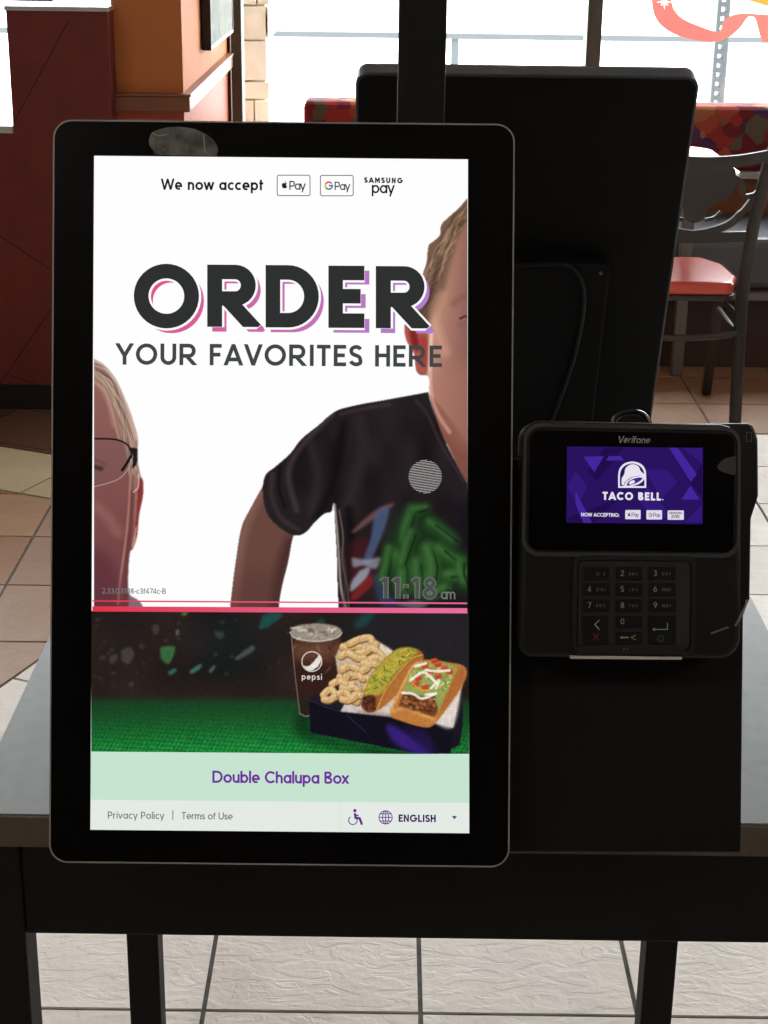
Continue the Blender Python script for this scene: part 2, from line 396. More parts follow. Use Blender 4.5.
def paint_woman():
    p = Pic(94, 352, 148, 607.5, .5)
    q = lambda pts: Q(pts, 3.943, 90, 350)
    out = q([(0, 20), (20, 35), (60, 60), (100, 110), (130, 170), (155, 230), (175, 290), (190, 350), (188, 420), (200, 490), (212, 520), (210, 580), (195, 650), (186, 740), (170, 785), (158, 800), (152, 880), (155, 960), (190, 985), (210, 1015), (200, 1060), (-40, 1060), (-40, 20)])
    M = p.poly(out, .7)
    p.put(M, (158, 122, 108)); A0 = p.a.copy()
    ty = (p.Y-350)/257
    skin = np.stack([150-42*ty, 102-42*ty, 94-30*ty], -1); m = p.poly(q([(-40, 100), (20, 130), (60, 180), (90, 260), (120, 340), (160, 420), (175, 520), (175, 640), (168, 780), (150, 880), (150, 1080), (-40, 1080)]), 1.6)[..., None]
    p.c = p.c*(1-m)+skin*m
    # hair strands along the outer edge
    g = np.random.default_rng(3)
    for k in range(60):
        f = g.random(); a = [(10+60*f*g.random(), 50+80*f), (60+40*g.random(), 90+100*f), (100+40*g.random(), 200+80*f), (135+40*g.random(), 330+60*f), (150+35*g.random(), 450+50*f)]
        c = [(190, 165, 148), (120, 88, 75), (215, 195, 180), (98, 70, 60), (165, 132, 115)][k % 5]
        p.put(p.line(q(a), .9, .9)*A0, c, .45, False)
    p.put(p.line(q([(20, 40), (60, 66), (98, 118), (128, 178), (150, 235), (170, 300), (184, 350)]), 3.2, 3)*A0, (225, 208, 196), .6, False)
    p.put(p.line(q([(15, 125), (55, 160), (80, 220), (100, 300), (115, 350)]), 2.2, 2)*A0, (196, 160, 142), .6, False)
    p.put(p.line(q([(-10, 110), (40, 150), (70, 210), (90, 300)]), 3, 3)*A0, (178, 132, 116), .5, False)
    # cheek strand and jaw shade
    p.put(p.line(q([(160, 500), (152, 640), (140, 760), (120, 900), (110, 1000)]), 2.2, 2)*A0, (190, 140, 125), .7, False)
    p.put(p.line(q([(168, 560), (160, 700), (148, 800), (140, 1000)]), 3.5, 3)*A0, (96, 52, 50), .6, False)
    p.put(p.line(q([(30, 620), (70, 660), (110, 720)]), 9, 9)*A0, (168, 112, 108), .45, False)
    p.put(p.poly(q([(-20, 760), (60, 800), (110, 900), (100, 1040), (-20, 1040)]), 5)*A0, (92, 48, 58), .7, False)
    # ear
    p.put(p.poly(q([(188, 505), (206, 510), (210, 560), (196, 650), (186, 735), (176, 720), (184, 620)]), .8), (132, 38, 38), .85)
    p.put(p.line(q([(182, 700), (176, 740), (168, 775)]), 1.6, 1), (205, 150, 140), .8)
    p.put(p.line(q([(192, 490), (190, 540), (172, 560)]), 1.4, 1.4), (225, 200, 190), .8, False)
    # glasses
    p.put(p.poly(q([(-20, 360), (100, 360), (145, 380), (160, 430), (140, 495), (80, 520), (-20, 535)]), .8)*A0, (116, 88, 86), .35, False)
    p.put(p.line(q([(-10, 462), (20, 462), (44, 468)]), 4, 3.4), (62, 36, 38), .9, False)
    p.put(p.line(q([(-10, 430), (30, 436), (60, 452)]), 3, 3), (96, 62, 60), .5, False)
    p.put(p.line(q([(-20, 350), (60, 350), (110, 355), (145, 372), (160, 395), (163, 425)]), 1.7, .6), (26, 20, 24), 1, False)
    p.put(p.line(q([(163, 425), (152, 465), (110, 510), (20, 538), (-20, 541)]), .7, .6), (200, 180, 172), .9, False)
    p.put(p.line(q([(160, 420), (145, 448), (127, 474)]), 2.6, .6, False), (22, 16, 20), 1, False)
    p.put(p.poly(q([(158, 384), (190, 388), (190, 430), (180, 455), (166, 470), (170, 420)]), .4, False), (30, 26, 30))
    # collar
    p.put(p.poly(q([(156, 962), (190, 985), (215, 1030), (156, 1060)]), .6), (112, 112, 122))
    # thin light edge where the bright ground shines round the figure
    e = np.clip(1-M, 0, 1)[..., None]; p.c = p.c*(1-e)+255*e
    return p
def paint_boy():
    p = Pic(228, 194, 467.6, 609, .6)
    h = lambda pts: Q(pts, 4.45, 400, 190); b = lambda pts: Q(pts, 3.072, 220, 380)
    # head with hair
    head = h([(330, 10), (300, 35), (270, 70), (250, 90), (210, 125), (182, 155), (176, 200), (150, 225), (125, 250), (117, 320), (100, 375), (75, 460), (62, 510), (60, 560), (70, 800), (125, 830), (130, 900), (150, 990), (160, 1100), (400, 1100), (400, 10)])
    MH = p.poly(head, .6); p.put(MH, (120, 90, 72))
    tx = np.clip((p.X-428)/40, 0, 1)[..., None]; ty = np.clip((p.Y-200)/230, 0, 1)[..., None]
    face = np.array([214, 158, 134])*(1-tx)+np.array([152, 104, 96])*tx; face = face*(1-.16*ty)
    fm = p.poly(h([(330, 60), (290, 150), (255, 230), (225, 330), (200, 430), (170, 520), (130, 600), (118, 680), (120, 800), (127, 900), (160, 1100), (400, 1100), (400, 60)]), 2.2)[..., None]
    p.c = p.c*(1-fm*MH[..., None])+face*fm*MH[..., None]
    g = np.random.default_rng(5)
    for k in range(150):
        s0 = g.random(); x = 285-200*s0+g.normal()*16; y = 70+420*s0+g.normal()*22
        a = [(x+30, y-30), (x, y), (x-22-12*g.random(), y+50), (x-30-20*g.random(), y+100)]
        c = [(86, 62, 48), (150, 118, 94), (64, 46, 36), (178, 146, 120), (112, 84, 66)][k % 5]
        m = p.line(h(a), 1.6, 1.6)*MH*(1-fm[..., 0]*.9); p.put(m, c, .5, False)
    p.put(p.line(h([(215, 180), (180, 260), (150, 350), (120, 440)]), 4, 4)*MH, (190, 160, 134), .4, False)
    p.put(p.line(h([(170, 300), (150, 400), (120, 520), (115, 590)]), 5, 5)*MH, (72, 50, 40), .55, False)
    # ear
    p.put(p.poly(h([(52, 570), (32, 576), (17, 612), (26, 668), (50, 710), (66, 745), (72, 805), (90, 812), (118, 805), (125, 740), (120, 640), (90, 590)]), .7), (176, 84, 76))
    p.put(p.poly(h([(40, 600), (60, 600), (85, 680), (80, 720), (50, 680)]), 1.2), (120, 34, 32), .9, False)
    p.put(p.poly(h([(90, 650), (118, 660), (116, 780), (92, 770)]), 1.5), (146, 56, 50), .7, False)
    p.put(p.line(h([(140, 640), (134, 760), (134, 880), (150, 1000)]), 3.5, 3)*MH, (244, 208, 186), .85, False)
    # eye, brow, cheek
    p.put(p.line(h([(268, 572), (290, 562), (310, 566)]), 2, 1.4), (70, 28, 28), .85, False)
    p.put(p.line(h([(240, 505), (270, 480), (310, 470)]), 6, 6), (128, 76, 66), .45, False)
    p.put(p.line(h([(270, 600), (310, 590)]), 5, 5), (130, 86, 96), .5, False)
    p.put(p.line(h([(180, 470), (150, 560), (170, 640), (200, 720)]), 9, 9)*MH, (232, 178, 152), .4, False)
    # neck and jaw
    p.put(p.poly(b([(640, 36), (700, 110), (770, 205), (800, 210), (800, 340), (760, 320), (720, 250), (684, 170), (655, 105)]), 1)*1.0, (128, 78, 68))
    p.put(p.poly(b([(642, 0), (660, 95), (700, 150), (770, 212), (900, 220), (900, -40), (760, -60)]), 9)*MH, (170, 114, 100), .6, False)
    p.put(p.line(b([(642, -20), (650, 50), (672, 110), (705, 160)]), 3.5, 3), (214, 164, 146), .7, False)
    # arm
    arm = b([(150, 290), (128, 330), (95, 390), (66, 450), (50, 540), (38, 630), (30, 705), (28, 760), (178, 760), (181, 700), (190, 640), (210, 560), (226, 480), (260, 400)])
    AM = p.poly(arm, .6); p.put(AM, (104, 70, 62))
    p.put(p.line(b([(130, 340), (85, 430), (62, 520), (48, 640), (38, 760)]), 9, 8)*AM, (140, 100, 88), .6, False)
    p.put(p.line(b([(215, 500), (185, 600), (165, 740)]), 12, 10)*AM, (66, 40, 38), .8, False)
    p.put(p.poly(b([(30, 600), (200, 600), (200, 760), (30, 760)]), 14)*AM, (84, 50, 48), .5, False)
    # shirt
    sh = b([(640, 36), (520, 58), (440, 72), (372, 88), (340, 105), (300, 140), (250, 180), (215, 225), (170, 265), (140, 290), (131, 330), (138, 390), (158, 430), (200, 465), (235, 479), (265, 468), (290, 440), (320, 412), (343, 405), (349, 378), (352, 430), (358, 540), (360, 620), (363, 700), (363, 760), (820, 760), (820, 400), (766, 324), (724, 250), (684, 170), (652, 80)])
    SM = p.poly(sh, .6); p.put(SM, (34, 27, 30))
    N = p.noise(18, 26, 4)[..., None]*SM[..., None]; p.c = p.c + (N-.5*SM[..., None])*14
    def fold(pts, w, c, o): p.put(p.line(b(pts), w, w)*SM, c, o, False)
    fold([(345, 105), (270, 180), (225, 240), (210, 300), (235, 400)], 5, (74, 60, 60), .7)
    fold([(160, 290), (158, 350), (185, 420), (240, 460)], 4, (66, 52, 52), .7)
    fold([(185, 268), (180, 330), (200, 390)], 3, (18, 14, 16), .8)
    fold([(430, 120), (440, 200), (420, 300), (380, 400)], 9, (48, 38, 42), .8)
    fold([(380, 140), (360, 250), (340, 340), (300, 420)], 8, (18, 14, 16), .8)
    fold([(520, 75), (440, 88), (370, 104)], 3.5, (64, 52, 54), .7)
    fold([(600, 60), (640, 110), (670, 180), (710, 250), (750, 310)], 2.4, (58, 46, 50), .8)
    fold([(280, 200), (300, 300), (280, 400)], 7, (52, 42, 44), .6)
    fold([(395, 400), (405, 500), (395, 600), (398, 700)], 7, (16, 13, 15), .8)
    p.put(p.line(b([(352, 384), (360, 470), (366, 560), (372, 640), (386, 700)]), 2.4, 1.6)*SM, (176, 160, 150), .8, False)
    p.put(p.line(b([(366, 400), (378, 480), (376, 560), (392, 640), (396, 710)]), 1.6, 1.4)*SM, (120, 106, 100), .7, False)
    p.put(p.line(b([(372, 520), (385, 600), (380, 700)]), 4, 3)*SM, (78, 68, 66), .6, False)
    # loose abstract colour print on the chest
    def blob(pts, c, o=.9, sf=1.2): p.put(p.poly(b(pts), sf)*SM, c, o, False)
    blob([(400, 500), (440, 480), (470, 520), (480, 600), (440, 650), (400, 670), (396, 600)], (66, 26, 30), .8, 3)
    blob([(400, 470), (440, 430), (490, 392), (536, 378), (520, 396), (470, 430), (420, 465)], (104, 74, 74), .9)
    blob([(472, 420), (500, 392), (520, 400), (505, 460), (480, 520), (460, 560), (440, 555), (462, 490)], (70, 88, 122), .85)
    blob([(404, 545), (450, 552), (494, 545), (480, 580), (440, 570), (410, 575)], (150, 160, 176), .7)
    blob([(430, 585), (460, 575), (450, 610), (418, 640), (400, 650), (404, 620)], (158, 164, 180), .8)
    blob([(404, 660), (440, 620), (462, 600), (470, 625), (430, 665), (402, 680)], (128, 34, 36), .85)
    blob([(470, 590), (500, 610), (520, 660), (560, 690), (500, 695), (478, 650)], (48, 66, 106), .7, 2)
    blob([(540, 690), (600, 676), (640, 690), (600, 702)], (120, 130, 146), .6)
    blob([(500, 560), (520, 470), (560, 400), (600, 380), (640, 400), (700, 460), (750, 530), (780, 600), (760, 660), (690, 640), (640, 660), (560, 650), (505, 640)], (26, 50, 26), .85, 5)
    gr = [((502, 610), (520, 520), 22), ((560, 640), (548, 540), 28), ((566, 500), (590, 400), 26), ((612, 640), (604, 560), 30), ((640, 520), (648, 610), 30), ((648, 440), (716, 490), 26), ((676, 520), (744, 560), 28), ((700, 600), (760, 600), 24), ((590, 470), (560, 560), 22), ((740, 560), (750, 620), 20), ((690, 640), (640, 660), 22), ((600, 400), (632, 392), 18)]
    for i, (u_, v_, wd_) in enumerate(gr):
        mid = ((u_[0]+v_[0])/2+8*math.sin(i*2), (u_[1]+v_[1])/2+6*math.cos(i*3)); w_ = wd_/3.072*1.9
        p.put(p.line(b([u_, mid, v_]), w_, 6)*SM, [(40, 80, 36), (48, 92, 42), (36, 72, 34)][i % 3], .7, False)
        p.put(p.line(b([(u_[0]-5, u_[1]-5), (mid[0]-5, mid[1]-5), (v_[0]-3, v_[1]-3)]), w_*.35, 5)*SM, (80, 128, 70), .45, False)
        p.put(p.line(b([(u_[0]+wd_*.55, u_[1]+6), (mid[0]+wd_*.55, mid[1]+6), (v_[0]+wd_*.5, v_[1]+6)]), 2.2, 2)*SM, (12, 26, 14), .6, False)
    p.put(p.poly(b([(700, 380), (800, 380), (800, 560), (760, 540), (740, 470)]), 7)*SM, (20, 18, 24), .8, False)
    e = np.clip(1-np.clip(p.a, 0, 1), 0, 1)[..., None]; p.c = p.c*(1-e)+255*e
    return p
def paint_banner():
    p = Pic(91.2, 611, 469, 754, .55, (40, 31, 29))
    c = lambda pts: Q(pts, 3.84, 280, 610); d = lambda pts: Q(pts, 3.84, 90, 600)
    n = p.noise(40, 30, 2)[..., None]; p.c = p.c*(.8+.35*n)
    p.put(p.poly(d([(400, 50), (560, 50), (700, 200), (560, 300), (420, 260)]), 14), (20, 28, 30), .7)
    p.put(p.poly(c([(250, 10), (700, 10), (730, 250), (560, 200), (430, 150), (250, 110)]), 8), (34, 34, 38), .8)
    # mat
    gy = np.clip((p.Y-695)/8, 0, 1); gl = np.clip((p.Y-697)/50, 0, 1)
    tex = np.sin((p.X*.55+p.Y*.9)*1.25)*np.sin((p.X*.75-p.Y*.35)*1.05); tex2 = p.noise(1.6, 1.6, 9)-.5
    K_ = (.72+.28*gl)*(1+.2*tex*gl+.3*tex2*gl)
    side = 1-.15*np.abs((p.X-230)/240)
    green = np.stack([22*K_*side+6*gl, 128*K_*side, 54*K_*side], -1); gg = (.35+.65*gl)[..., None]; green = green*gg+np.array([34, 42, 30])*(1-gg)
    p.c = p.c*(1-gy[..., None])+green*gy[..., None]
    # confetti
    g = np.random.default_rng(11)
    for k in range(46):
        x = 92+200*g.random()**1.2; y = 616+70*g.random()**.9; r = .8+2.4*g.random()**2; a = g.random()*3
        pts = [(x+r*math.cos(a+u)*1.3, y+r*math.sin(a+u)) for u in (0, 1.3, 3, 4.4)]
        p.put(p.poly(pts, .9, False), [(90, 100, 84), (60, 110, 96), (110, 112, 100)][k % 3], .28)
    for pts, col, o in [([(270, 180), (325, 178), (318, 220), (300, 246), (272, 222)], (60, 118, 66), .8), ([(120, 195), (150, 180), (170, 205), (150, 245), (122, 232)], (82, 82, 70), .6), ([(75, 215), (105, 208), (100, 235), (78, 243)], (78, 76, 66), .6), ([(235, 100), (262, 95), (262, 128), (245, 130)], (80, 80, 70), .5), ([(328, 118), (340, 112), (342, 132), (332, 138)], (120, 120, 108), .6),
                        ([(382, 272), (425, 245), (424, 262), (390, 284)], (70, 140, 122), .7), ([(298, 275), (328, 262), (328, 278), (306, 288)], (60, 130, 110), .7), ([(455, 270), (478, 250), (482, 256), (464, 280)], (116, 134, 124), .6), ([(556, 222), (620, 175), (632, 192), (590, 220), (560, 232)], (84, 96, 84), .7), ([(650, 100), (670, 55), (740, 55), (690, 100), (655, 112)], (28, 84, 78), .8), ([(350, 50), (375, 48), (368, 58), (355, 60)], (90, 150, 60), .8), ([(480, 130), (505, 120), (515, 140), (495, 150)], (60, 80, 84), .6)]:
        p.put(p.poly(d(pts), .9), col, o)
    p.put(p.poly(c([(285, 50), (330, 10), (365, 12), (330, 60), (295, 68)]), 2), (28, 84, 84), .6); p.put(p.poly(c([(140, 45), (160, 35), (175, 55), (150, 62)]), 2), (30, 100, 84), .6)
    # shadow of the box on the mat, then the cup
    p.put(p.poly(c([(60, 400), (120, 380), (160, 480), (620, 560), (560, 590), (100, 500)]), 5), (10, 26, 16), .6)
    cup = c([(38, 82), (50, 200), (62, 310), (74, 398), (95, 408), (130, 400), (140, 350), (205, 330), (225, 200), (238, 82)])
    CM = p.poly(cup, .4, False); p.put(CM, (52, 30, 26))
    p.put(p.poly(c([(50, 120), (232, 120), (225, 190), (56, 190)]), 4)*CM, (112, 74, 56), .75)
    p.put(p.poly(c([(60, 330), (150, 330), (130, 410), (76, 410)]), 4)*CM, (34, 34, 28), .7)
    for k in range(14):
        x = 60+150*g.random(); y = 125+140*g.random(); p.put(p.line(c([(x, y), (x+g.normal()*14, y+18)]), 2.2, 2)*CM, [(150, 112, 84), (40, 22, 20)][k % 2], .35)
    p.put(p.poly(c([(38, 85), (60, 62), (137, 52), (215, 62), (238, 88), (210, 112), (137, 124), (60, 112)]), .6), (150, 140, 128))
    for k in range(22):
        x = 58+160*g.random(); y = 66+46*g.random(); p.put(p.line(c([(x, y), (x+14*g.normal(), y+6*g.normal())]), 2, 1.2), [(226, 222, 214), (104, 84, 70), (186, 176, 164)][k % 3], .6)
    p.put(p.line(c([(38, 86), (60, 108), (137, 120), (214, 108), (238, 88)]), .9, .8, True), (214, 208, 200), .8)
    p.put(p.line(c([(44, 100), (58, 250), (76, 396)]), .9, .8), (170, 160, 150), .6); p.put(p.line(c([(76, 398), (100, 408), (128, 400)]), 1.2, 1), (150, 160, 150), .7)
    # mark on the cup
    p.put(p.line(c(arc(122, 198, 38, 38, 0, 360, 30)), .9, .5, False), (236, 228, 222))
    p.put(p.poly(c([(90, 214), (112, 214), (138, 188), (152, 172), (158, 188), (148, 214), (124, 232), (102, 230)]), .4), (232, 224, 218))
    p.put(p.line(c([(92, 208), (116, 206), (140, 180)]), .7, .5), (60, 36, 32))
    # box
    p.put(p.poly(c([(112, 345), (195, 295), (330, 300), (430, 160), (700, 285), (702, 440), (690, 520), (610, 552), (500, 545), (118, 470)]), .5, False), (25, 22, 33))
    p.put(p.poly(c([(112, 348), (235, 390), (420, 412), (665, 452), (655, 552), (500, 545), (118, 470)]), .6, False), (19, 17, 27))
    p.put(p.poly(c([(404, 440), (440, 446), (520, 500), (575, 552), (500, 545), (430, 500)]), 2), (66, 36, 150), .75)
    p.put(p.poly(c([(470, 450), (560, 470), (600, 545), (560, 548)]), 3), (40, 26, 96), .6)
    p.put(p.line(c([(255, 402), (330, 470)]), .8, .8), (70, 64, 130), .5); p.put(p.line(c([(112, 346), (235, 390), (420, 411), (664, 452)]), .8, .8), (64, 60, 78), .7)
    p.put(p.poly(c([(112, 345), (195, 297), (300, 310), (240, 388)]), .6, False), (30, 28, 36))
    # paper
    p.put(p.poly(c([(232, 388), (290, 290), (340, 300), (440, 300), (640, 350), (702, 282), (690, 330), (665, 452), (600, 436), (420, 408), (235, 390)]), .5, False), (206, 194, 186))
    p.put(p.poly(c([(600, 400), (690, 300), (665, 448), (600, 434)]), 1.5), (226, 216, 208), .8)
    p.put(p.line(c([(300, 390), (420, 404), (560, 430)]), 3, 3), (150, 130, 120), .6)
    p.put(p.poly(c([(212, 180), (236, 128), (345, 100), (432, 158), (380, 260), (300, 300), (228, 280)]), .6, False), (196, 176, 150))
    p.put(p.poly(c([(330, 100), (432, 156), (410, 190)]), 1), (226, 214, 200), .8)
    # fried twists: stout curls, each with a dark under-edge and a light top
    tw = [[(240, 150), (290, 136), (340, 150)], [(270, 128), (330, 110), (372, 132)], [(300, 160), (350, 150), (396, 170)], [(228, 190), (270, 172), (318, 186)], [(310, 200), (350, 184), (400, 196)], [(232, 226), (280, 210), (326, 228)], [(318, 236), (350, 220), (392, 224)], [(250, 262), (300, 250), (340, 262)], [(226, 248), (240, 262), (262, 266)], [(196, 284), (232, 276), (278, 292)], [(236, 300), (268, 296), (300, 306)], [(166, 322), (196, 308), (234, 322)], [(170, 338), (204, 338), (246, 332)], [(226, 318), (262, 322), (296, 344)], [(250, 340), (282, 336), (312, 326)], [(330, 260), (342, 276), (330, 296)]]
    for i, t_ in enumerate(tw):
        t_ = [(x+g.normal()*5, y+g.normal()*5) for x, y in t_]; t_ = [t_[0], ((t_[0][0]+t_[1][0])/2, (t_[0][1]+t_[1][1])/2+6*(-1)**i), t_[1], ((t_[2][0]+t_[1][0])/2, (t_[2][1]+t_[1][1])/2-7*(-1)**i), t_[2]]
        p.put(p.line(c([(x+2, y+4) for x, y in t_]), 7.4, 1.2), (112, 76, 44), .85)
        p.put(p.line(c(t_), 6.6, 1.2), (206, 166, 110)); p.put(p.line(c([(x-2, y-5) for x, y in t_]), 2.6, 2), (234, 204, 156), .8)
        for k in range(2):
            x, y = t_[1+2*k]; p.put(p.line(c([(x-5, y+12), (x+5, y-12)]), .8, 1), (146, 104, 62), .5)
    # crisp taco
    p.put(p.poly(c([(312, 372), (318, 335), (345, 262), (395, 195), (450, 152), (500, 143), (543, 160), (550, 190), (520, 240), (470, 300), (420, 350), (370, 388), (335, 393)]), .6), (150, 92, 42))
    p.put(p.poly(c([(370, 388), (400, 320), (450, 250), (510, 190), (550, 185), (520, 240), (470, 300), (420, 352)]), 1.4), (176, 112, 54), .9)
    p.put(p.line(c([(372, 384), (400, 318), (450, 246), (505, 188), (545, 172)]), 1.4, 1.2), (216, 160, 82), .8)
    fill = p.poly(c([(322, 330), (345, 262), (395, 195), (450, 150), (500, 145), (530, 160), (500, 185), (440, 248), (395, 315), (365, 330)]), .8)
    p.put(fill, (172, 156, 60))
    for k in range(110):
        f = g.random(); x = 335+185*f+g.normal()*15; y = 312-150*f**.8+g.normal()*13
        p.put(p.line(c([(x, y), (x+12*g.normal(), y+10*g.normal())]), 1.3, .7)*np.clip(fill*1.5, 0, 1), [(222, 186, 72), (112, 142, 44), (204, 158, 52), (164, 182, 84), (86, 104, 34)][k % 5], .8)
    p.put(p.poly(c([(318, 335), (350, 325), (368, 340), (362, 385), (335, 390), (314, 368)]), .8), (82, 44, 30))
    for k in range(20): 
        x = 322+42*g.random(); y = 335+48*g.random(); p.put(p.line(c([(x, y), (x+4, y+3)]), 1.6, 1), [(128, 76, 48), (46, 22, 16)][k % 2], .7)
    # flatbread taco
    p.put(p.poly(c([(422, 388), (440, 345), (472, 275), (505, 215), (535, 196), (585, 190), (640, 200), (700, 212), (718, 240), (700, 290), (660, 350), (610, 420), (575, 450), (530, 446), (470, 428), (430, 412)]), .6), (190, 122, 62))
    p.put(p.poly(c([(600, 420), (640, 300), (680, 222), (712, 232), (700, 290), (660, 350)]), 1.6), (168, 100, 50), .8)
    p.put(p.line(c([(428, 384), (450, 335), (482, 268), (512, 214), (545, 202)]), 2.4, 1.6), (222, 164, 98), .8)
    p.put(p.line(c([(430, 390), (480, 376), (540, 400), (590, 420)]), 3.2, 2), (214, 150, 84), .9)
    fl = p.poly(c([(470, 345), (480, 290), (512, 225), (550, 200), (640, 206), (678, 226), (660, 270), (630, 340), (600, 400), (540, 392), (470, 370)]), .8)
    p.put(fl, (150, 160, 84)); p.put(p.poly(c([(455, 368), (478, 318), (520, 325), (585, 345), (606, 375), (592, 408), (540, 392)]), .8), (112, 62, 36))
    for k in range(60):
        x = 462+135*g.random(); y = 330+70*g.random(); p.put(p.line(c([(x, y), (x+5, y+3)]), 2, 1)*np.clip(fl*1.3, 0, 1), [(156, 96, 56), (66, 32, 20), (186, 124, 76)][k % 3], .7)
    for k in range(46):
        x = 495+170*g.random(); y = 210+95*g.random(); p.put(p.line(c([(x, y), (x+14*g.normal(), y+8*g.normal())]), 1.6, .8)*fl, [(196, 206, 122), (104, 134, 56), (222, 226, 160), (230, 180, 70)][k % 4], .75)
    for x, y in [(530, 262), (556, 216), (592, 196), (606, 210), (630, 226), (556, 296), (606, 254), (520, 284), (650, 238), (576, 236)]:
        p.put(p.poly(c([(x-13, y-8), (x+10, y-11), (x+15, y+6), (x-8, y+10)]), .6), (190, 58, 40), .9); p.put(p.line(c([(x-8, y-5), (x+6, y-7)]), .9, .8), (230, 120, 90), .7)
    for l in [[(500, 270), (545, 240), (570, 250), (600, 280)], [(560, 230), (600, 235), (650, 232)], [(470, 318), (510, 322), (545, 340), (590, 325)], [(580, 300), (610, 270), (600, 300)], [(560, 325), (600, 320)], [(520, 215), (560, 205)]]:
        p.put(p.line(c(l), 2.6, .9), (244, 238, 224), .9)
    p.put(p.line(c([(500, 275), (540, 305), (575, 310)]), 1.6, .8), (236, 160, 52), .8)
    n = p.noise(1.3, 1.3, 21)[..., None]-.5; p.c = p.c*(1+.16*n)
    return p
# ------------------------------------------------------------------ shared materials
black_plastic = mat('black_plastic', (13, 13, 14), .55, spec=.25)
black_matte = mat('black_matte', (12, 12, 13), .6, spec=.25, bump=.15, bscale=900)
black_gloss = mat('black_glass', (7, 7, 8), .16, spec=.35)
edge_metal = mat('edge_metal', (110, 108, 108), .35, .9)
dark_steel = mat('dark_steel', (40, 38, 36), .4, .6)

# ------------------------------------------------------------------ room shell
XL, XR, YB, YW, ZC = -3.2, 4.2, -3.2, 6.4, 2.75
CWX = at(185, 100, 1, 5.0)[0]                      # right face of the orange wall
def struct(name, bm, m, **kw): return obj(name, bm, m, kind='structure', **kw)

# floor: real tiles over a grout bed
def tile_mat():
    M = mat('floor_tile', (200, 195, 188), .42, spec=.5); nt = M.node_tree; b = nt.nodes['Principled BSDF']
    tc = nt.nodes.new('ShaderNodeTexCoord'); a = nt.nodes.new('ShaderNodeAttribute'); a.attribute_name = 'Col'
    n = nt.nodes.new('ShaderNodeTexNoise'); n.inputs['Scale'].default_value = 9; n.inputs['Detail'].default_value = 6
    mp = nt.nodes.new('ShaderNodeMapRange'); mp.inputs[3].default_value = .8; mp.inputs[4].default_value = 1.16
    mx = nt.nodes.new('ShaderNodeMix'); mx.data_type = 'RGBA'; mx.blend_type = 'MULTIPLY'; mx.inputs[0].default_value = 1
    nt.links.new(tc.outputs['Object'], n.inputs['Vector']); nt.links.new(n.outputs['Fac'], mp.inputs[0])
    nt.links.new(a.outputs['Color'], mx.inputs[6]); nt.links.new(mp.outputs[0], mx.inputs[7]); nt.links.new(mx.outputs[2], b.inputs['Base Color'])
    # slate-like cleft relief: distorted noise with sharp little ridges
    mp2 = nt.nodes.new('ShaderNodeMapping'); mp2.inputs['Rotation'].default_value = (0, 0, .7); mp2.inputs['Scale'].default_value = (1, 2.2, 1)
    n2 = nt.nodes.new('ShaderNodeTexNoise'); n2.inputs['Scale'].default_value = 13; n2.inputs['Detail'].default_value = 5; n2.inputs['Distortion'].default_value = 1.2
    r = nt.nodes.new('ShaderNodeValToRGB'); r.color_ramp.elements[0].position = .47; r.color_ramp.elements[1].position = .53
    n3 = nt.nodes.new('ShaderNodeTexNoise'); n3.inputs['Scale'].default_value = 60; n3.inputs['Detail'].default_value = 4
    ad = nt.nodes.new('ShaderNodeMath'); ad.operation = 'MULTIPLY_ADD'; ad.inputs[1].default_value = .5
    nt.links.new(tc.outputs['Object'], mp2.inputs[0]); nt.links.new(mp2.outputs[0], n2.inputs['Vector']); nt.links.new(tc.outputs['Object'], n3.inputs['Vector'])
    nt.links.new(n2.outputs['Fac'], r.inputs[0]); nt.links.new(r.outputs[0], ad.inputs[0]); nt.links.new(n3.outputs['Fac'], ad.inputs[2])
    bp = nt.nodes.new('ShaderNodeBump'); bp.inputs['Strength'].default_value = .35; bp.inputs['Distance'].default_value = .004
    nt.links.new(ad.outputs[0], bp.inputs['Height']); nt.links.new(bp.outputs['Normal'], b.inputs['Normal'])
    return M
TS = .3072; GX0 = .061; GY0 = 1.96
def half(p, q, side=1):
    """half-plane through floor points p,q; keep left of p->q (side=1)"""
    dx, dy = q[0]-p[0], q[1]-p[1]; a, b = dy*side, -dx*side; return (a, b, a*p[0]+b*p[1])
L1 = half((-1.1, 4.513), (-.942, 4.446)); L2 = half((-1.017, 4.139), (-.87, 4.074)); L3 = half((-.759, 2.974), (-.71, 3.096))
neg = lambda h: (-h[0], -h[1], -h[2])
TAN = [(172, 134, 104), (180, 146, 120), (166, 126, 98), (184, 154, 132), (174, 142, 120)]
CREAM = [(236, 229, 222), (230, 222, 214), (240, 234, 228), (234, 227, 220)]
BROWN = [(92, 62, 48), (84, 56, 44), (100, 70, 54)]
def tiles(region, ang, cols, org, box_):
    out = []; c, s = math.cos(ang), math.sin(ang)
    R_ = 26
    for i in range(-R_, R_):
        for j in range(-R_, R_):
            g = .0035
            q = [(i*TS+g, j*TS+g), ((i+1)*TS-g, j*TS+g), ((i+1)*TS-g, (j+1)*TS-g), (i*TS+g, (j+1)*TS-g)]
            q = [(org[0]+a*c-b*s, org[1]+a*s+b*c) for a, b in q]
            for h in [(1, 0, box_[1]), (-1, 0, -box_[0]), (0, 1, box_[3]), (0, -1, -box_[2])]+region:
                l = math.hypot(h[0], h[1])
                if len(q) > 2: q = clip_half(q, h[0], h[1], h[2]-g*l)
            if len(q) > 2: out.append((q, cols[(i*7+j*13+i*j) % len(cols)]))
    return out
XM = .0                                             # the coloured inlay lies left of the stand
allt = []
bx = (XL, XR, YB, YW)
white_band = [(202, 184, 148), (206, 190, 156)]
XD = -.34
allt += tiles([], 0, CREAM, (GX0, GY0), (XD, XR, YB, 4.72))
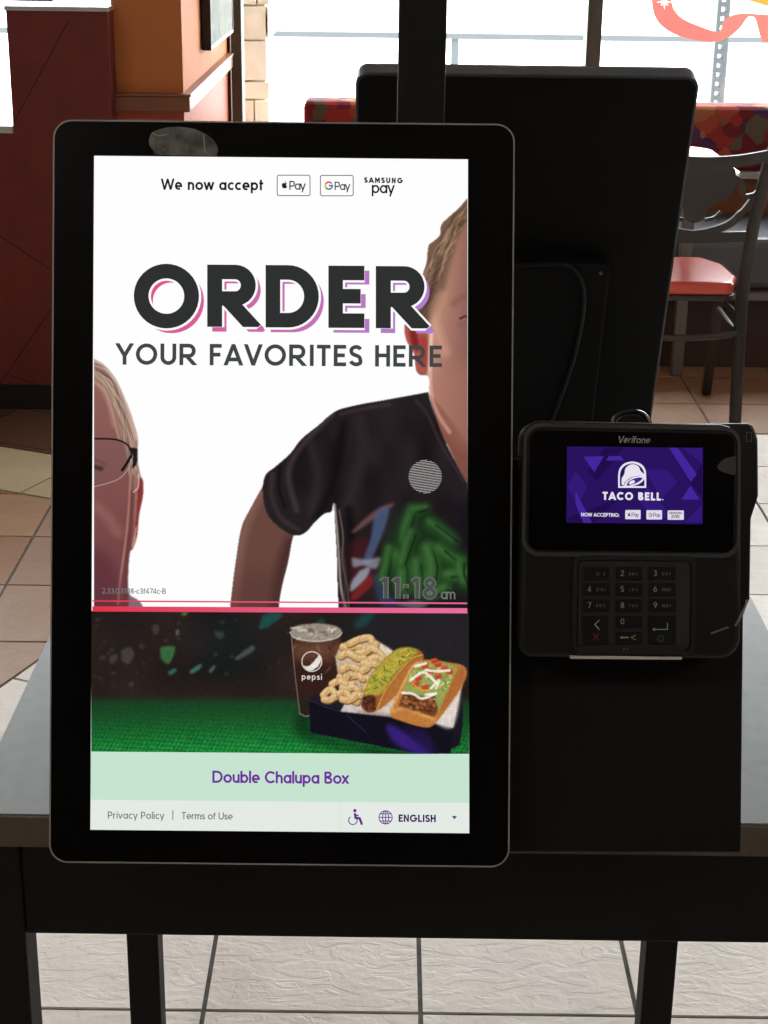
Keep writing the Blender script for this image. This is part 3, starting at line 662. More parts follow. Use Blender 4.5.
allt += tiles([], 0, [(150, 112, 84), (142, 106, 82), (158, 120, 92)], (GX0, GY0), (XD, XR, 4.72, YW))
allt += tiles([neg(L3)], 0, CREAM, (GX0, GY0), (XL, XD, YB, 2.7))
allt += tiles([neg(L3)] , math.radians(-22.5), CREAM, (-.744, 3.015), (XL, XD, 2.7, YW)) if False else tiles([neg(L3)], math.radians(-22.5), CREAM, (-.744, 3.015), (XL, XD, 2.7, 3.6))
allt += tiles([L3, neg(L2)], 0, TAN, (GX0, GY0), (XL, XD, YB, YW))
allt += tiles([L2, neg(L1)], math.radians(-23.5), white_band, (-.96, 4.117), (XL, XD, YB, YW))
allt += tiles([L1], math.radians(-23.5), BROWN, (-.96, 4.48), (XL, XD, YB, YW))
bm = NB(); cl = bm.loops.layers.float_color.new('Col')
for q, c in allt:
    area = abs(sum(q[i][0]*q[(i+1) % len(q)][1]-q[(i+1) % len(q)][0]*q[i][1] for i in range(len(q))))/2
    if area < 2e-4: continue
    vs = [bm.verts.new((x, y, 0)) for x, y in q]; lo = [bm.verts.new((x+(.0015 if 0 else 0), y, -.004)) for x, y in q]
    f = bm.faces.new(vs)
    k = 1+rng.normal()*.035; cc = (*[v*k for v in lin(c)], 1)
    fs = [f]
    for i in range(len(vs)):
        j = (i+1) % len(vs); fs.append(bm.faces.new((vs[i], vs[j], lo[j], lo[i])))
    for f in fs:
        for l in f.loops: l[cl] = cc
box(bm, XL, XR, YB, YW+.0, -.06, -.003, 1)
struct('floor', bm, [tile_mat(), mat('grout', (96, 95, 93), .9, noise=.3, nscale=40)])

wall_paint = mat('room_wall', (120, 78, 52), .8, noise=.08, nscale=6, bump=.1)
bm = NB(); box(bm, XL-.1, XL, YB, YW, -.06, ZC); struct('wall_left', bm, wall_paint)
bm = NB(); box(bm, XR, XR+.1, YB, YW, -.06, ZC); struct('wall_right', bm, wall_paint)
bm = NB(); box(bm, XL-.1, XR+.1, YB-.1, YB, -.06, ZC); struct('wall_back', bm, mat('back_wall_paint', (60, 44, 38), .8, noise=.1, nscale=5))
bm = NB(); box(bm, XL-.1, XR+.1, YB-.1, YW+.1, ZC, ZC+.08); struct('ceiling', bm, mat('ceiling_tile', (150, 148, 144), .9, bump=.2, bscale=80))
# window wall: piers, sill and header
SILL = .62
bm = NB()
box(bm, XL-.1, XR+.1, YW, YW+.12, -.06, SILL); box(bm, XL-.1, XR+.1, YW, YW+.12, 2.4, ZC)
box(bm, XL-.1, XL+.2, YW, YW+.12, SILL, 2.4); box(bm, XR-.1, XR+.1, YW, YW+.12, SILL, 2.4); box(bm, CWX-.25, CWX+.0, YW, YW+.12, SILL, 2.4)
struct('wall_front', bm, wall_paint)
frame_m = mat('window_frame_metal', (84, 94, 84), .5, .3)
def glass():
    M = bpy.data.materials.new('window_glass'); M.use_nodes = True; nt = M.node_tree; nt.nodes.clear()
    t = nt.nodes.new('ShaderNodeBsdfTransparent'); t.inputs[0].default_value = (.97, .98, .98, 1)
    g = nt.nodes.new('ShaderNodeBsdfGlossy'); g.inputs['Roughness'].default_value = .02; mx = nt.nodes.new('ShaderNodeMixShader'); mx.inputs[0].default_value = .05
    o = nt.nodes.new('ShaderNodeOutputMaterial'); nt.links.new(t.outputs[0], mx.inputs[1]); nt.links.new(g.outputs[0], mx.inputs[2]); nt.links.new(mx.outputs[0], o.inputs[0]); return M
GL = glass()
xm = at(593, 60, 1, YW-.02)[0]; xj = at(239, 80, 1, YW-.02)[0]
def window(name, x0, x1, mull, hz=None):
    bm = NB(); w = .055; y0, y1 = YW+.01, YW+.09
    box(bm, x0, x0+.04, YW-.02, y1, SILL, 2.4); box(bm, x1-.04, x1, YW-.02, y1, SILL, 2.4)
    box(bm, x0+.04, x1-.04, y0, y1, SILL, SILL+.05); box(bm, x0+.04, x1-.04, y0, y1, 2.35, 2.4)
    for x in mull: box(bm, x-w/2, x+w/2, YW-.02, y1, SILL+.05, 2.35)
    if hz: box(bm, x0+.04, x1-.04, y0, y1, hz-.04, hz+.04)
    o = struct(name, bm, frame_m, bevel=.004)
    bm = NB(); box(bm, x0+.03, x1-.03, YW+.05, YW+.056, SILL+.03, 2.37); obj('window_pane', bm, GL, o)
    return o
window('window_1', xj-.028, XR-.1, [xm, xm+1.45])
window('window_2', XL+.2, CWX-.25, [-2.3], hz=1.15)

# orange wall stub between the two windows, with wainscot, chair rail
paint_o = mat('orange_wall_paint', (196, 116, 62), .75, noise=.05, nscale=8, bump=.12, bscale=300)
paint_r = mat('terracotta_wainscot', (188, 96, 66), .6, noise=.05, nscale=8)
xa = at(113, 60, 1, 5.0)[0]; RZ = .905
bm = NB(); box(bm, xa, CWX-.004, 5.0, YW, RZ, ZC); struct('wall_column', bm, paint_o)
bm = NB(); box(bm, xa, CWX-.004, 5.0, YW, 0, RZ); struct('wall_wainscot', bm, paint_r)
bm = NB(); y0 = 4.965; x1 = CWX+.018; x0 = xa-.035
for (z0, z1, d) in ((RZ-.018, RZ+.026, .0), (RZ+.026, RZ+.034, .005)):
    box(bm, x0-d, x1+d, y0-d, YW-.03, z0, z1)
struct('trim_1', bm, mat('chair_rail_wood', (132, 82, 58), .4, noise=.1, nscale=12), bevel=.004)

# dark red divider wall with diagonal panel joints, light cap and lower wing
dv = mat('divider_red_panel', (110, 40, 36), .6, noise=.12, nscale=14, bump=.1, bscale=400); gro = mat('divider_joint', (48, 18, 16), .8); cap = mat('divider_cap', (186, 188, 188), .35)
YD = 4.89
dx0 = at(9, 60, 1, YD)[0]; dx1 = at(109, 60, 1, YD)[0]; dz = at(60, 11, 1, YD)[2]; wz = at(5, 133, 1, YD)[2]
bm = NB(); box(bm, dx0, dx1, YD, YD+.12, 0, dz-.0); box(bm, XL, dx0, YD, YD+.12, 0, wz)
def strip(p, q, th=.003):
    a = at(*p, 1, YD-.0008); b = at(*q, 1, YD-.0008); d = (b-a).normalized(); n = Vector((-d.z, 0, d.x))*th/2
    vs = [bm.verts.new(v) for v in (a+n, a-n, b-n, b+n)]; f = bm.faces.new(vs); f.material_index = 1
strip((68, 22), (14, 122)); strip((0, 236), (50, 269)); strip((51, 309), (0, 384)); strip((9, 375), (51, 390))
struct('wall_divider', bm, [dv, gro])
bm = NB(); xc = at(35, 7, 1, YD)[0]; box(bm, xc, dx1, YD+.12, YW-.03, 0, dz); struct('wall_return', bm, dv)
bm = NB(); box(bm, dx0-.004, dx1+.004, YD-.006, YD+.13, dz, dz+.012); box(bm, xc, dx1+.004, YD+.13, YW-.03, dz, dz+.012)
box(bm, XL, dx0-.002, YD-.006, YD+.16, wz, wz+.02); struct('trim_2', bm, cap)
bm = NB(); box(bm, XL, dx1+.002, YD-.012, YD, 0, .075); struct('baseboard_left', bm, mat('baseboard_black', (22, 16, 15), .5))

# fill panels added out of view to brighten the room and lift the blacks
def fill_panel(x, y, e, label, sx=1.15, sy=.55):
    r = empty('fill_panel', (x, y, ZC), label, 'fill_light', 'added unseen fill panels')
    bm = NB(); box(bm, x-sx/2, x+sx/2, y-sy/2, y+sy/2, ZC-.05, ZC-.002); obj('fill_housing', bm, mat('fill_housing', (190, 190, 188), .5), r, off=r.location)
    bm = NB(); box(bm, x-sx/2+.03, x+sx/2-.03, y-sy/2+.03, y+sy/2-.03, ZC-.056, ZC-.05); obj('fill_diffuser', bm, emat('fill_glow', (255, 244, 228), e), r, off=r.location)
fill_panel(-1.5, 2.6, 9, 'added unseen fill panel above the left floor')
fill_panel(1.8, 2.6, 9, 'added unseen fill panel above the right floor')
fill_panel(-1.5, -.6, 9, 'added unseen fill panel behind the viewer on the left')
fill_panel(1.8, -.6, 9, 'added unseen fill panel behind the viewer on the right')

# ------------------------------------------------------------------ outside
bm = NB(); box(bm, -60, 60, YW+.12, 90, -.2, -.1); struct('ground', bm, mat('outdoor_concrete', (225, 225, 222), .9, noise=.04, nscale=.6))
bm = NB(); P = at(500, 37, 1, 14.0)
a, b = at(230, 26, 1, 14), at(500, 40, 1, 14); xs = [(-40, (a.z+b.z)/2)]
box(bm, a.x-20, 14, 14, 14.1, P.z-.022, P.z+.022)
for k in range(-5, 8): box(bm, k*2.2+.5, k*2.2+.56, 14.02, 14.08, -.1, P.z-.022)
o = obj('guard_rail', bm, mat('galvanised_rail', (64, 69, 71), .6, .2), label='long pale grey guard rail running along the road outside the window', category='rail')
# rough stone pier outside, left of the window
xs0 = at(247, 60, 1, 7.0)[0]; xs1 = at(270, 60, 1, 7.0)[0]
bm = NB(); g = random.Random(4); z = -.1
while z < 2.3:
    h = g.uniform(.07, .16); x = xs0-.25
    while x < xs1-.01:
        w_ = min(g.uniform(.08, .22), xs1-x)
        vs = box(bm, x+.004, x+w_-.004, 7.0-g.uniform(0, .03), 7.4, z+.004, z+h-.004); x += w_
    z += h
box(bm, xs0-.24, xs1-.02, 7.02, 7.38, -.1, 2.3)
obj('stone_pier', bm, mat('pale_stone', (238, 232, 214), .9, noise=.12, nscale=9, bump=.6, bscale=20), bevel=.008, label='rough pale stone pier outside beside the orange wall', category='pier')
# perforated sign post
a = at(727, 0, 1, 9.5); b = at(712, 105, 1, 9.5); xc = at(720, 60, 1, 9.5)[0]; wP = .07
bm = NB()
box(bm, xc-wP/2, xc-.013, 9.5, 9.56, -.1, 2.2); box(bm, xc+.013, xc+wP/2, 9.5, 9.56, -.1, 2.2); z = -.1
while z < 2.2: box(bm, xc-.0135, xc+.0135, 9.5, 9.56, z, z+.026); z += .05
obj('sign_post', bm, mat('galvanised_rail', (140, 150, 156)), label='perforated grey steel sign post standing outside the window', category='post')

# ribbon sticker on the glass
YG = YW+.048
def GW(x, y, w): q = at(x, y, 1, YG); return (q.x, q.z)
def decal(name, polys, m, parent=None, dy=0, **kw):
    bm = NB()
    for P in polys:
        vs = [bm.verts.new((at(x, y, 1, YG-dy).x, YG-dy, at(x, y, 1, YG-dy).z)) for x, y in P]; f = bm.faces.new(vs)
    bmesh.ops.triangulate(bm, faces=bm.faces); return obj(name, bm, m, parent, **kw)
def dmat(name, rgb):
    M = mat(name, rgb, .6); nt = M.node_tree; b = nt.nodes['Principled BSDF']; t = nt.nodes.new('ShaderNodeBsdfTranslucent'); t.inputs[0].default_value = (*lin(rgb), 1)
    mx = nt.nodes.new('ShaderNodeMixShader'); mx.inputs[0].default_value = .5; o = nt.nodes['Material Output']
    nt.links.new(b.outputs[0], mx.inputs[1]); nt.links.new(t.outputs[0], mx.inputs[2]); nt.links.new(mx.outputs[0], o.inputs[0]); return M
s_ = 3.692
dq = lambda pts: [(x/s_+560, y/s_) for x, y in pts]
rib = bez(dq([(335, -60), (338, 0), (345, 45), (365, 85), (410, 120), (470, 142), (540, 153), (590, 152)]), 6)+dq([(590, 118)])+bez(dq([(575, 117), (520, 98), (460, 72), (425, 40), (412, 0), (412, -60)]), 6)
cx, cy = 378/s_+560, 8/s_; st = []
for k in range(16):
    r = (9.4 if k % 4 == 0 else 6.6 if k % 2 == 0 else 2.4); a = PI/2+k*2*PI/16; st.append((cx+r*math.cos(a), cy+r*math.sin(a)))
st = [(x, min(max(x*0-40, y), 60)) for x, y in st]
inside = lambda p: True
from mathutils.geometry import tessellate_polygon
def gpt(x, y): q = at(x, y, 1, YG); return Vector((q.x, YG, q.z))
oL = [gpt(*p) for p in rib]; st = [((x-cx)*.86+cx+2, (y-cy)*.8+cy) for x, y in st]; hL = [gpt(*p) for p in reversed(st)]
allp = oL+hL; tri_ = tessellate_polygon([[Vector((p.x, p.z, 0)) for p in L_] for L_ in (oL, hL)])
bm = NB(); vs = [bm.verts.new(p) for p in allp]
for t_ in tri_:
    try: bm.faces.new([vs[k] for k in t_])
    except ValueError: pass
rb = obj('ribbon_sticker', bm, dmat('salmon_sticker', (160, 78, 72)), label='salmon pink curling ribbon sticker with a star on the window', category='sticker')
loop = bez(dq([(590, 152), (604, 146), (635, 130), (668, 100), (690, 68), (706, 60), (722, 72), (732, 110), (745, 148), (768, 156), (830, 150)]), 6)+bez(dq([(830, 58), (768, 54), (700, 50), (650, 52), (618, 66), (600, 92), (590, 118)]), 6)
decal('ribbon_loop', [loop], dmat('salmon_sticker_deep', (164, 82, 74)), rb)
decal('ribbon_end', [dq([(690, 0), (768, 24), (830, 30), (830, -60), (690, -20)])], dmat('orange_sticker', (196, 110, 46)), rb)
bm = NB(); sv = [bm.verts.new(gpt(*p)) for p in st]; scv = bm.verts.new(gpt(cx+2, cy))
for k in range(len(sv)): bm.faces.new((sv[k], sv[(k+1) % len(sv)], scv))
obj('star', bm, dmat('cream_sticker', (250, 236, 222)), rb)

# ------------------------------------------------------------------ framed picture on the orange wall
XP = CWX
def px_yz(x, y, X): q = at(x, y, 0, X); return (q.y, q.z)
ya = px_yz(203.5, 40, XP+.005)[0]; zb = px_yz(196, 61, XP+.02)[1]; yb = YW-.12
fr = empty('framed_picture', (XP, (ya+yb)/2, zb), 'dark framed landscape painting hanging on the orange wall', 'picture')
bm = NB()
for (y0, y1, z0, z1) in ((ya, yb, zb, zb+.014), (ya, yb, zb+.631, zb+.645), (ya, ya+.014, zb+.014, zb+.631), (yb-.014, yb, zb+.014, zb+.631)): box(bm, XP, XP+.03, y0, y1, z0, z1)
obj('frame', bm, mat('navy_frame', (30, 30, 38), .4), fr, off=fr.location, bevel=.003)
M = mat('abstract_canvas', (110, 120, 120), .7); nt = M.node_tree; n = nt.nodes.new('ShaderNodeTexNoise'); n.inputs['Scale'].default_value = 6; n.inputs['Detail'].default_value = 6; n.inputs['Distortion'].default_value = 1
tc = nt.nodes.new('ShaderNodeTexCoord'); r = nt.nodes.new('ShaderNodeValToRGB'); els = r.color_ramp.elements
els[0].position = .3; els[0].color = (*lin((34, 50, 62)), 1); els[1].position = .75; els[1].color = (*lin((120, 78, 52)), 1)
for p_, c_ in ((.42, (54, 76, 84)), (.5, (112, 104, 70)), (.58, (70, 90, 72))): e = els.new(p_); e.color = (*lin(c_), 1)
nt.links.new(tc.outputs['Object'], n.inputs['Vector']); nt.links.new(n.outputs['Fac'], r.inputs[0]); nt.links.new(r.outputs[0], nt.nodes['Principled BSDF'].inputs['Base Color'])
bm = NB(); box(bm, XP, XP+.027, ya+.014, yb-.014, zb+.014, zb+.631); obj('canvas', bm, M, fr, off=fr.location)

# ------------------------------------------------------------------ booth bench
BX0 = at(303.5, 110, 1, 5.95)[0]; BX1 = XR-.1
BZ = at(700, 106, 1, 5.95)[2]
bench = empty('booth_bench', ((BX0+BX1)/2, 5.9, 0), 'long booth bench with leaf-patterned back and dark vinyl seat under the window', 'bench')
def fabric():
    M = mat('leaf_fabric', (120, 40, 40), .85, bump=.2, bscale=500); nt = M.node_tree; tc = nt.nodes.new('ShaderNodeTexCoord')
    v = nt.nodes.new('ShaderNodeTexVoronoi'); v.inputs['Scale'].default_value = 17; v.inputs['Randomness'].default_value = 1; v.distance = 'MANHATTAN'
    sx = nt.nodes.new('ShaderNodeSeparateColor'); r = nt.nodes.new('ShaderNodeValToRGB'); r.color_ramp.interpolation = 'CONSTANT'; els = r.color_ramp.elements
    els[0].position = 0; els[0].color = (*lin((116, 26, 36)), 1); els[1].position = .86; els[1].color = (*lin((84, 44, 84)), 1)
    for p_, c_ in ((.28, (158, 46, 44)), (.46, (172, 104, 66)), (.58, (128, 36, 52)), (.72, (96, 88, 66)), (.79, (170, 72, 52))): e = els.new(p_); e.color = (*lin(c_), 1)
    nt.links.new(tc.outputs['Object'], v.inputs['Vector']); nt.links.new(v.outputs['Color'], sx.inputs[0]); nt.links.new(sx.outputs[0], r.inputs[0]); nt.links.new(r.outputs[0], nt.nodes['Principled BSDF'].inputs['Base Color']); return M
zt = at(745, 172, 1, 5.93)[2]; zt2 = at(745, 179, 1, 5.93)[2]
off = bench.location
bm = NB(); box(bm, BX0, BX1, 5.95, 6.1, zt, BZ); obj('backrest', bm, fabric(), bench, off=off, bevel=.025)
bm = NB(); box(bm, BX0+.01, BX1, 5.925, 6.09, zt2, zt); obj('trim_rail', bm, mat('booth_trim', (176, 172, 166), .35), bench, off=off, bevel=.003)
bm = NB(); box(bm, BX0+.01, BX1, 5.95, 6.09, .08, zt2); obj('back_panel', bm, mat('booth_wood', (134, 78, 48), .5, noise=.15, nscale=10), bench, off=off)
bm = NB(); box(bm, BX0+.02, BX1, 5.42, 5.95, .275, .45); obj('seat', bm, mat('black_vinyl', (66, 68, 76), .42, spec=.9), bench, off=off, bevel=.03)
bm = NB(); box(bm, BX0+.02, BX1, 5.40, 5.95, .25, .275); obj('seat_board', bm, mat('booth_ledge', (120, 112, 108), .4), bench, off=off)
bm = NB(); box(bm, BX0+.03, BX1, 5.48, 5.95, .0, .25); obj('plinth', bm, mat('booth_plinth', (72, 54, 48), .6), bench, off=off)

# ------------------------------------------------------------------ dining table in front of the booth
tx1 = at(723, 158, 2, .75)[0]
tb = empty('dining_table', (tx1-.33, 5.0, 0), 'white-topped dining table behind the red-seated chair', 'table'); off = tb.location
bm = NB(); prism(bm, rrect([(tx1-.66, 4.80), (tx1, 4.80), (tx1, 5.40), (tx1-.66, 5.40)], .09), .725, .75); obj('tabletop', bm, mat('white_laminate', (226, 226, 222), .25), tb, off=off, bevel=.004)
lg = mat('grey_leg', (118, 116, 114), .45, .4)
q = at(672.5, 369, 2, 0.0)
for (lx, ly) in ((q.x, 5.37), (tx1-.60, 5.37)):
    bm = NB(); box(bm, lx-.019, lx+.019, ly-.019, ly+.019, 0, .70); obj('leg', bm, lg, tb, off=off, bevel=.004)
bm = NB(); box(bm, tx1-.62, q.x+.03, 5.34, 5.39, .70, .725); obj('support_rail', bm, lg, tb, off=off)
# small table seen over the divider, far left
t2 = empty('dining_table', (-1.66, 5.75, 0), 'white-topped table half hidden behind the dark red divider', 'table'); off = t2.location
bm = NB(); prism(bm, rrect([(-2.1, 5.45), (-1.22, 5.45), (-1.22, 6.1), (-2.1, 6.1)], .03), .725, .755); obj('tabletop', bm, mat('white_laminate', ()), t2, off=off, bevel=.004)
bm = NB(); tube(bm, [(-1.66, 5.77, .02), (-1.66, 5.77, .725)], .035, 16); obj('pedestal', bm, black_matte, t2, off=off)
bm = NB(); tube(bm, [(-1.66, 5.77, 0), (-1.66, 5.77, .02)], .24, 28); obj('foot', bm, black_matte, t2, off=off)

# ------------------------------------------------------------------ dining chair, seen from behind
ch = empty('dining_chair', (.82, 4.75, 0), 'dark metal dining chair with scroll back and glossy red seat', 'chair'); off = ch.location
chm = mat('bronze_metal', (58, 54, 50), .45, .35)
CXR, CXL = 1.012, .628
def post(x, s):
    pts = bez([(x-.018, 4.50, 0), (x-.015, 4.56, .25), (x-.011, 4.60, .45), (x-.006, 4.575, .62), (x+.002, 4.50, .80), (x+.005, 4.46, .87)], 6)
    bm = NB(); tube(bm, pts, .0155, 10, sx=1.15, sy=1.0); tube(bm, [(x+.005, 4.458, .86), (x+.006, 4.445, .885)], [.018, .012], 10)
    return bm
obj('back_post', post(CXR, 1), chm, ch, off=off, smooth=True); obj('back_post', post(CXL, -1), chm, ch, off=off, smooth=True)
def flatbar(bm, pts, wv, ty=.014):
    """bar with rectangular section following the plane of the back; pts (x,z), wv heights"""
    def yb(z): return float(np.interp(z, [.45, .62, .80, .87], [4.60, 4.575, 4.50, 4.45]))
    n = len(pts); L = []
    for i, (x, z) in enumerate(pts):
        a = pts[max(0, i-1)]; b = pts[min(n-1, i+1)]; d = np.array((b[0]-a[0], b[1]-a[1])); d /= np.hypot(*d); nn = np.array((-d[1], d[0])); w = wv[i] if isinstance(wv, (list, tuple)) else wv
        q = [(x+nn[0]*w/2*s, z+nn[1]*w/2*s) for s in (1, -1)]
        L.append([bm.verts.new((q[0][0], yb(q[0][1])-ty/2, q[0][1])), bm.verts.new((q[1][0], yb(q[1][1])-ty/2, q[1][1])), bm.verts.new((q[1][0], yb(q[1][1])+ty/2, q[1][1])), bm.verts.new((q[0][0], yb(q[0][1])+ty/2, q[0][1]))])
    for a, b in zip(L, L[1:]):
        for k in range(4): bm.faces.new((a[k], a[(k+1) % 4], b[(k+1) % 4], b[k]))
    bm.faces.new(L[0]); bm.faces.new(list(reversed(L[-1])))
cc = (CXL+CXR)/2; ppm = 1660/4.45
def cz(x, y): q = at(x, y, 1, 4.53); return (q.x, q.z)
bm = NB(); flatbar(bm, bez([(CXL+.01, .858), (CXL+.09, .842), (cc, .832), (CXR-.09, .837), (CXR-.004, .854)], 6), .034); obj('top_rail', bm, chm, ch, off=off)
bm = NB(); flatbar(bm, bez([(CXL+.01, .618), (cc, .612), (CXR-.01, .618)], 6), .03); obj('lower_rail', bm, chm, ch, off=off)
# back splat: broad pierced plate with scrolls either side
def yb2(z): return float(np.interp(z, [.45, .62, .80, .87], [4.60, 4.575, 4.50, 4.45]))
bm = NB()
half_ = bez([(0, .824), (.075, .822), (.095, .79), (.098, .76), (.085, .732), (.052, .715), (.035, .70), (.03, .68), (.022, .664), (0, .656)], 5)
pts = [(cc+.02+x, z) for x, z in half_]+[(cc+.02-x, z) for x, z in reversed(half_[1:-1])]
fr_ = [bm.verts.new((x, yb2(z)-.006, z)) for x, z in pts]; bk_ = [bm.verts.new((x, yb2(z)+.006, z)) for x, z in pts]
bm.faces.new(fr_); bm.faces.new(list(reversed(bk_)))
for i in range(len(pts)): bm.faces.new((fr_[i], bk_[i], bk_[(i+1) % len(pts)], fr_[(i+1) % len(pts)]))
obj('back_splat', bm, chm, ch, off=off)
for s in (1, -1):
    bm = NB()
    X = lambda d: cc+.02*1+s*d
    xe = CXR if s > 0 else CXL
    flatbar(bm, bez([(X(.092), .79), (X(.112), .775), (X(.118), .75), (X(.128), .735), (xe-s*.012, .742)], 6), .014)
    flatbar(bm, bez([(xe-s*.012, .75), (X(.135), .70), (X(.10), .655), (X(.045), .63), (X(.0), .622)], 6), [.016]*8+[.022]*17)
    flatbar(bm, bez([(X(.03), .665), (X(.055), .672), (X(.07), .69)], 5), .01)
    obj('scroll', bm, chm, ch, off=off)
bm = NB(); seat_q = [(CXL-.0, 4.625), (CXR-.0, 4.625), (CXR-.005, 4.92), (CXL+.005, 4.92)]
seat_p = rrect([(CXL+.03, 4.615), (CXR-.035, 4.615), (CXR-.006, 4.72), (CXR-.012, 4.88), (CXR-.06, 4.985), (CXL+.055, 4.985), (CXL+.005, 4.88), (CXL+.0, 4.72)], .03)
prism(bm, seat_p, .440, .478); obj('seat', bm, mat('red_seat', (216, 74, 56), .22, spec=.6, coat=.4), ch, off=off, bevel=.014)
bm = NB(); prism(bm, rrect([(CXL+.01, 4.62), (CXR-.022, 4.62), (CXR-.022, 4.93), (CXL+.01, 4.93)], .04), .422, .440); obj('seat_frame', bm, chm, ch, off=off, bevel=.006)
qf = at(709, 394, 2, 0)
for (x, y) in ((CXR-.004, 4.92), (CXL+.004, 4.92)):
    s = 1 if x > cc else -1
    bm = NB(); box(bm, -.014, .014, -.014, .014, 0, .422)
    for v in bm.verts:
        f = 1-v.co.z/.422; v.co.x += x-.004+s*.026*f; v.co.y += y+(qf.y-y)*f
    obj('leg', bm, chm, ch, off=off, bevel=.003)
xr, xl = CXR-.014, CXL-.014
bm = NB(); tube(bm, bez([(xr, 4.585, .352), (xr-.03, 4.575, .338), (cc, 4.57, .328), (xl+.03, 4.575, .338), (xl, 4.585, .352)], 6), .0095, 8); obj('stretcher', bm, chm, ch, off=off, smooth=True)
for x in (xr, xl):
    bm = NB(); tube(bm, [(x, 4.59, .33), (x+(.006 if x == xr else -.002), 4.93, .33)], .008, 8); obj('stretcher', bm, chm, ch, off=off, smooth=True)
    bm = NB(); tube(bm, [(x-.004, 4.61, .385), (x-(.045 if x == xr else -.045), 4.66, .425)], .007, 8); obj('brace', bm, chm, ch, off=off)

# ------------------------------------------------------------------ kiosk table
TX0, TX1, TY0, TY1, TZ = -.325, .384, 1.138, 1.85, .80
table = empty('kiosk_table', ((TX0+TX1)/2, (TY0+TY1)/2, 0), 'black framed table with grey laminate top carrying both kiosks', 'table'); off = table.location
lam = mat('grey_laminate', (172, 184, 190), .3, noise=.06, nscale=60, spec=.55); ledge = mat('dark_edge_band', (92, 80, 66), .6, noise=.1, nscale=120)
bm = NB(); box(bm, TX0, TX1, TY0+.004, TY1, TZ-.027, TZ); obj('tabletop', bm, lam, table, off=off)
bm = NB(); box(bm, TX0, TX1, TY0, TY0+.004, TZ-.0275, TZ-.0008); obj('edge_band', bm, ledge, table, off=off)
AZ = .686
blk = mat('black_painted_wood', (14, 13, 13), .6, spec=.2, noise=.1, nscale=30)
lw = .0385; lr = .0425
for nm, c in (('apron', (TX0+lw, TX1-lw, TY0+.008, TY0+.03)), ('apron', (TX0+lw, TX1-lw, TY1-.03, TY1-.008)), ('apron', (TX0+.012, TX0+.032, TY0+lw, TY1-lr)), ('apron', (TX1-.032, TX1-.012, TY0+lw, TY1-lr))):
    bm = NB(); box(bm, *c, AZ, TZ-.027); obj('apron', bm, blk, table, off=off, bevel=.002)
for (x, y, w_) in ((TX0, TY0+.006, lw), (TX1-lw, TY0+.006, lw), (TX0, TY1-lr-.002, lr), (TX1-lr, TY1-lr-.002, lr)):
    bm = NB(); box(bm, x+.002, x+w_, y, y+w_, 0, TZ-.0275); obj('leg', bm, blk, table, off=off, bevel=.002)

# ------------------------------------------------------------------ front kiosk
RK = (A, 0, 0)
kiosk = empty('ordering_kiosk', KB, 'black touchscreen ordering kiosk facing the viewer with its display lit', 'kiosk', rot=RK)
shell_m = mat('satin_shell', (74, 77, 82), .38, spec=.5)
def body_outline(r=.0135): return rrect([K(49, 862.5), K(509.3, 867.5), K(515, 124), K(53.2, 119.5)], r)
bo = body_outline()
DQ = [(90.3, 829.8), (469.3, 833.3), (468, 159.2), (94, 155.6)]
dq_ = [K(*p) for p in DQ]
def inset(q, d): return rrect(q, d)
bm = NB(); prism(bm, bo, -.024, -.003); o = obj('housing', bm, shell_m, kiosk, bevel=.002)
bm = NB(); c0 = Vector((sum(p[0] for p in bo)/len(bo), sum(p[1] for p in bo)/len(bo)))
def shrink(L, d):
    out = []; n = len(L)
    for i in range(n):
        a = Vector(L[i-1]); b = Vector(L[(i+1) % n]); t = (b-a).normalized(); out.append((L[i][0]-t.y*d, L[i][1]+t.x*d))
    return out
inn = shrink(bo, .0011); ringprism(bm, bo, inn, -.006, .0002); obj('rim', bm, mat('bezel_rim', (170, 168, 166), .4, .2), kiosk, label='thin light metal edge')
# bezel glass: ring around the display
def ring_from(outer, quad):
    """ring with an n-gon hole: sample the quad at matching angles"""
    cx_, cy_ = c0; res = []
    Qd = [Vector(p) for p in quad]
    for p in outer:
        d = Vector(p)-c0; best = None
        for i in range(4):
            a, b = Qd[i]-c0, Qd[(i+1) % 4]-c0; e = b-a; den = d.x*e.y-d.y*e.x
            if abs(den) < 1e-12: continue
            t = (a.x*e.y-a.y*e.x)/den; u = (a.x*d.y-a.y*d.x)/den
            if t > 0 and -1e-6 <= u <= 1+1e-6 and (best is None or t < best): best = t
        res.append(tuple(c0+d*best))
    return res
def add_corners(L):
    """insert outer points on the rays through the display corners"""
    out = list(L)
    for q in dq_:
        d = Vector(q)-c0; n = len(out)
        for i in range(n):
            a, b = Vector(out[i])-c0, Vector(out[(i+1) % n])-c0; e = b-a; den = d.x*e.y-d.y*e.x
            if abs(den) < 1e-12: continue
            t = (a.x*e.y-a.y*e.x)/den; u = (a.x*d.y-a.y*d.x)/den
            if t > 0 and 1e-6 < u < 1-1e-6: out.insert(i+1, tuple(c0+d*t)); break
    return out
oi_ = add_corners(inn); ii_ = ring_from(oi_, dq_)
bm = NB(); ringprism(bm, oi_, ii_, -.003, 0); obj('bezel', bm, black_gloss, kiosk, label='glossy black glass border')
bm = NB(); prism(bm, [(p[0], p[1]) for p in dq_], -.003, -.0006)
white = emat('display_white', (254, 254, 254)); disp = obj('display', bm, white, kiosk, label='lit portrait touchscreen')
Z1, Z2, Z3, Z4, Z5 = -.0004, -.0002, .0000, .0002, .0004
def KM(x, y, w): return K(x, y, w)
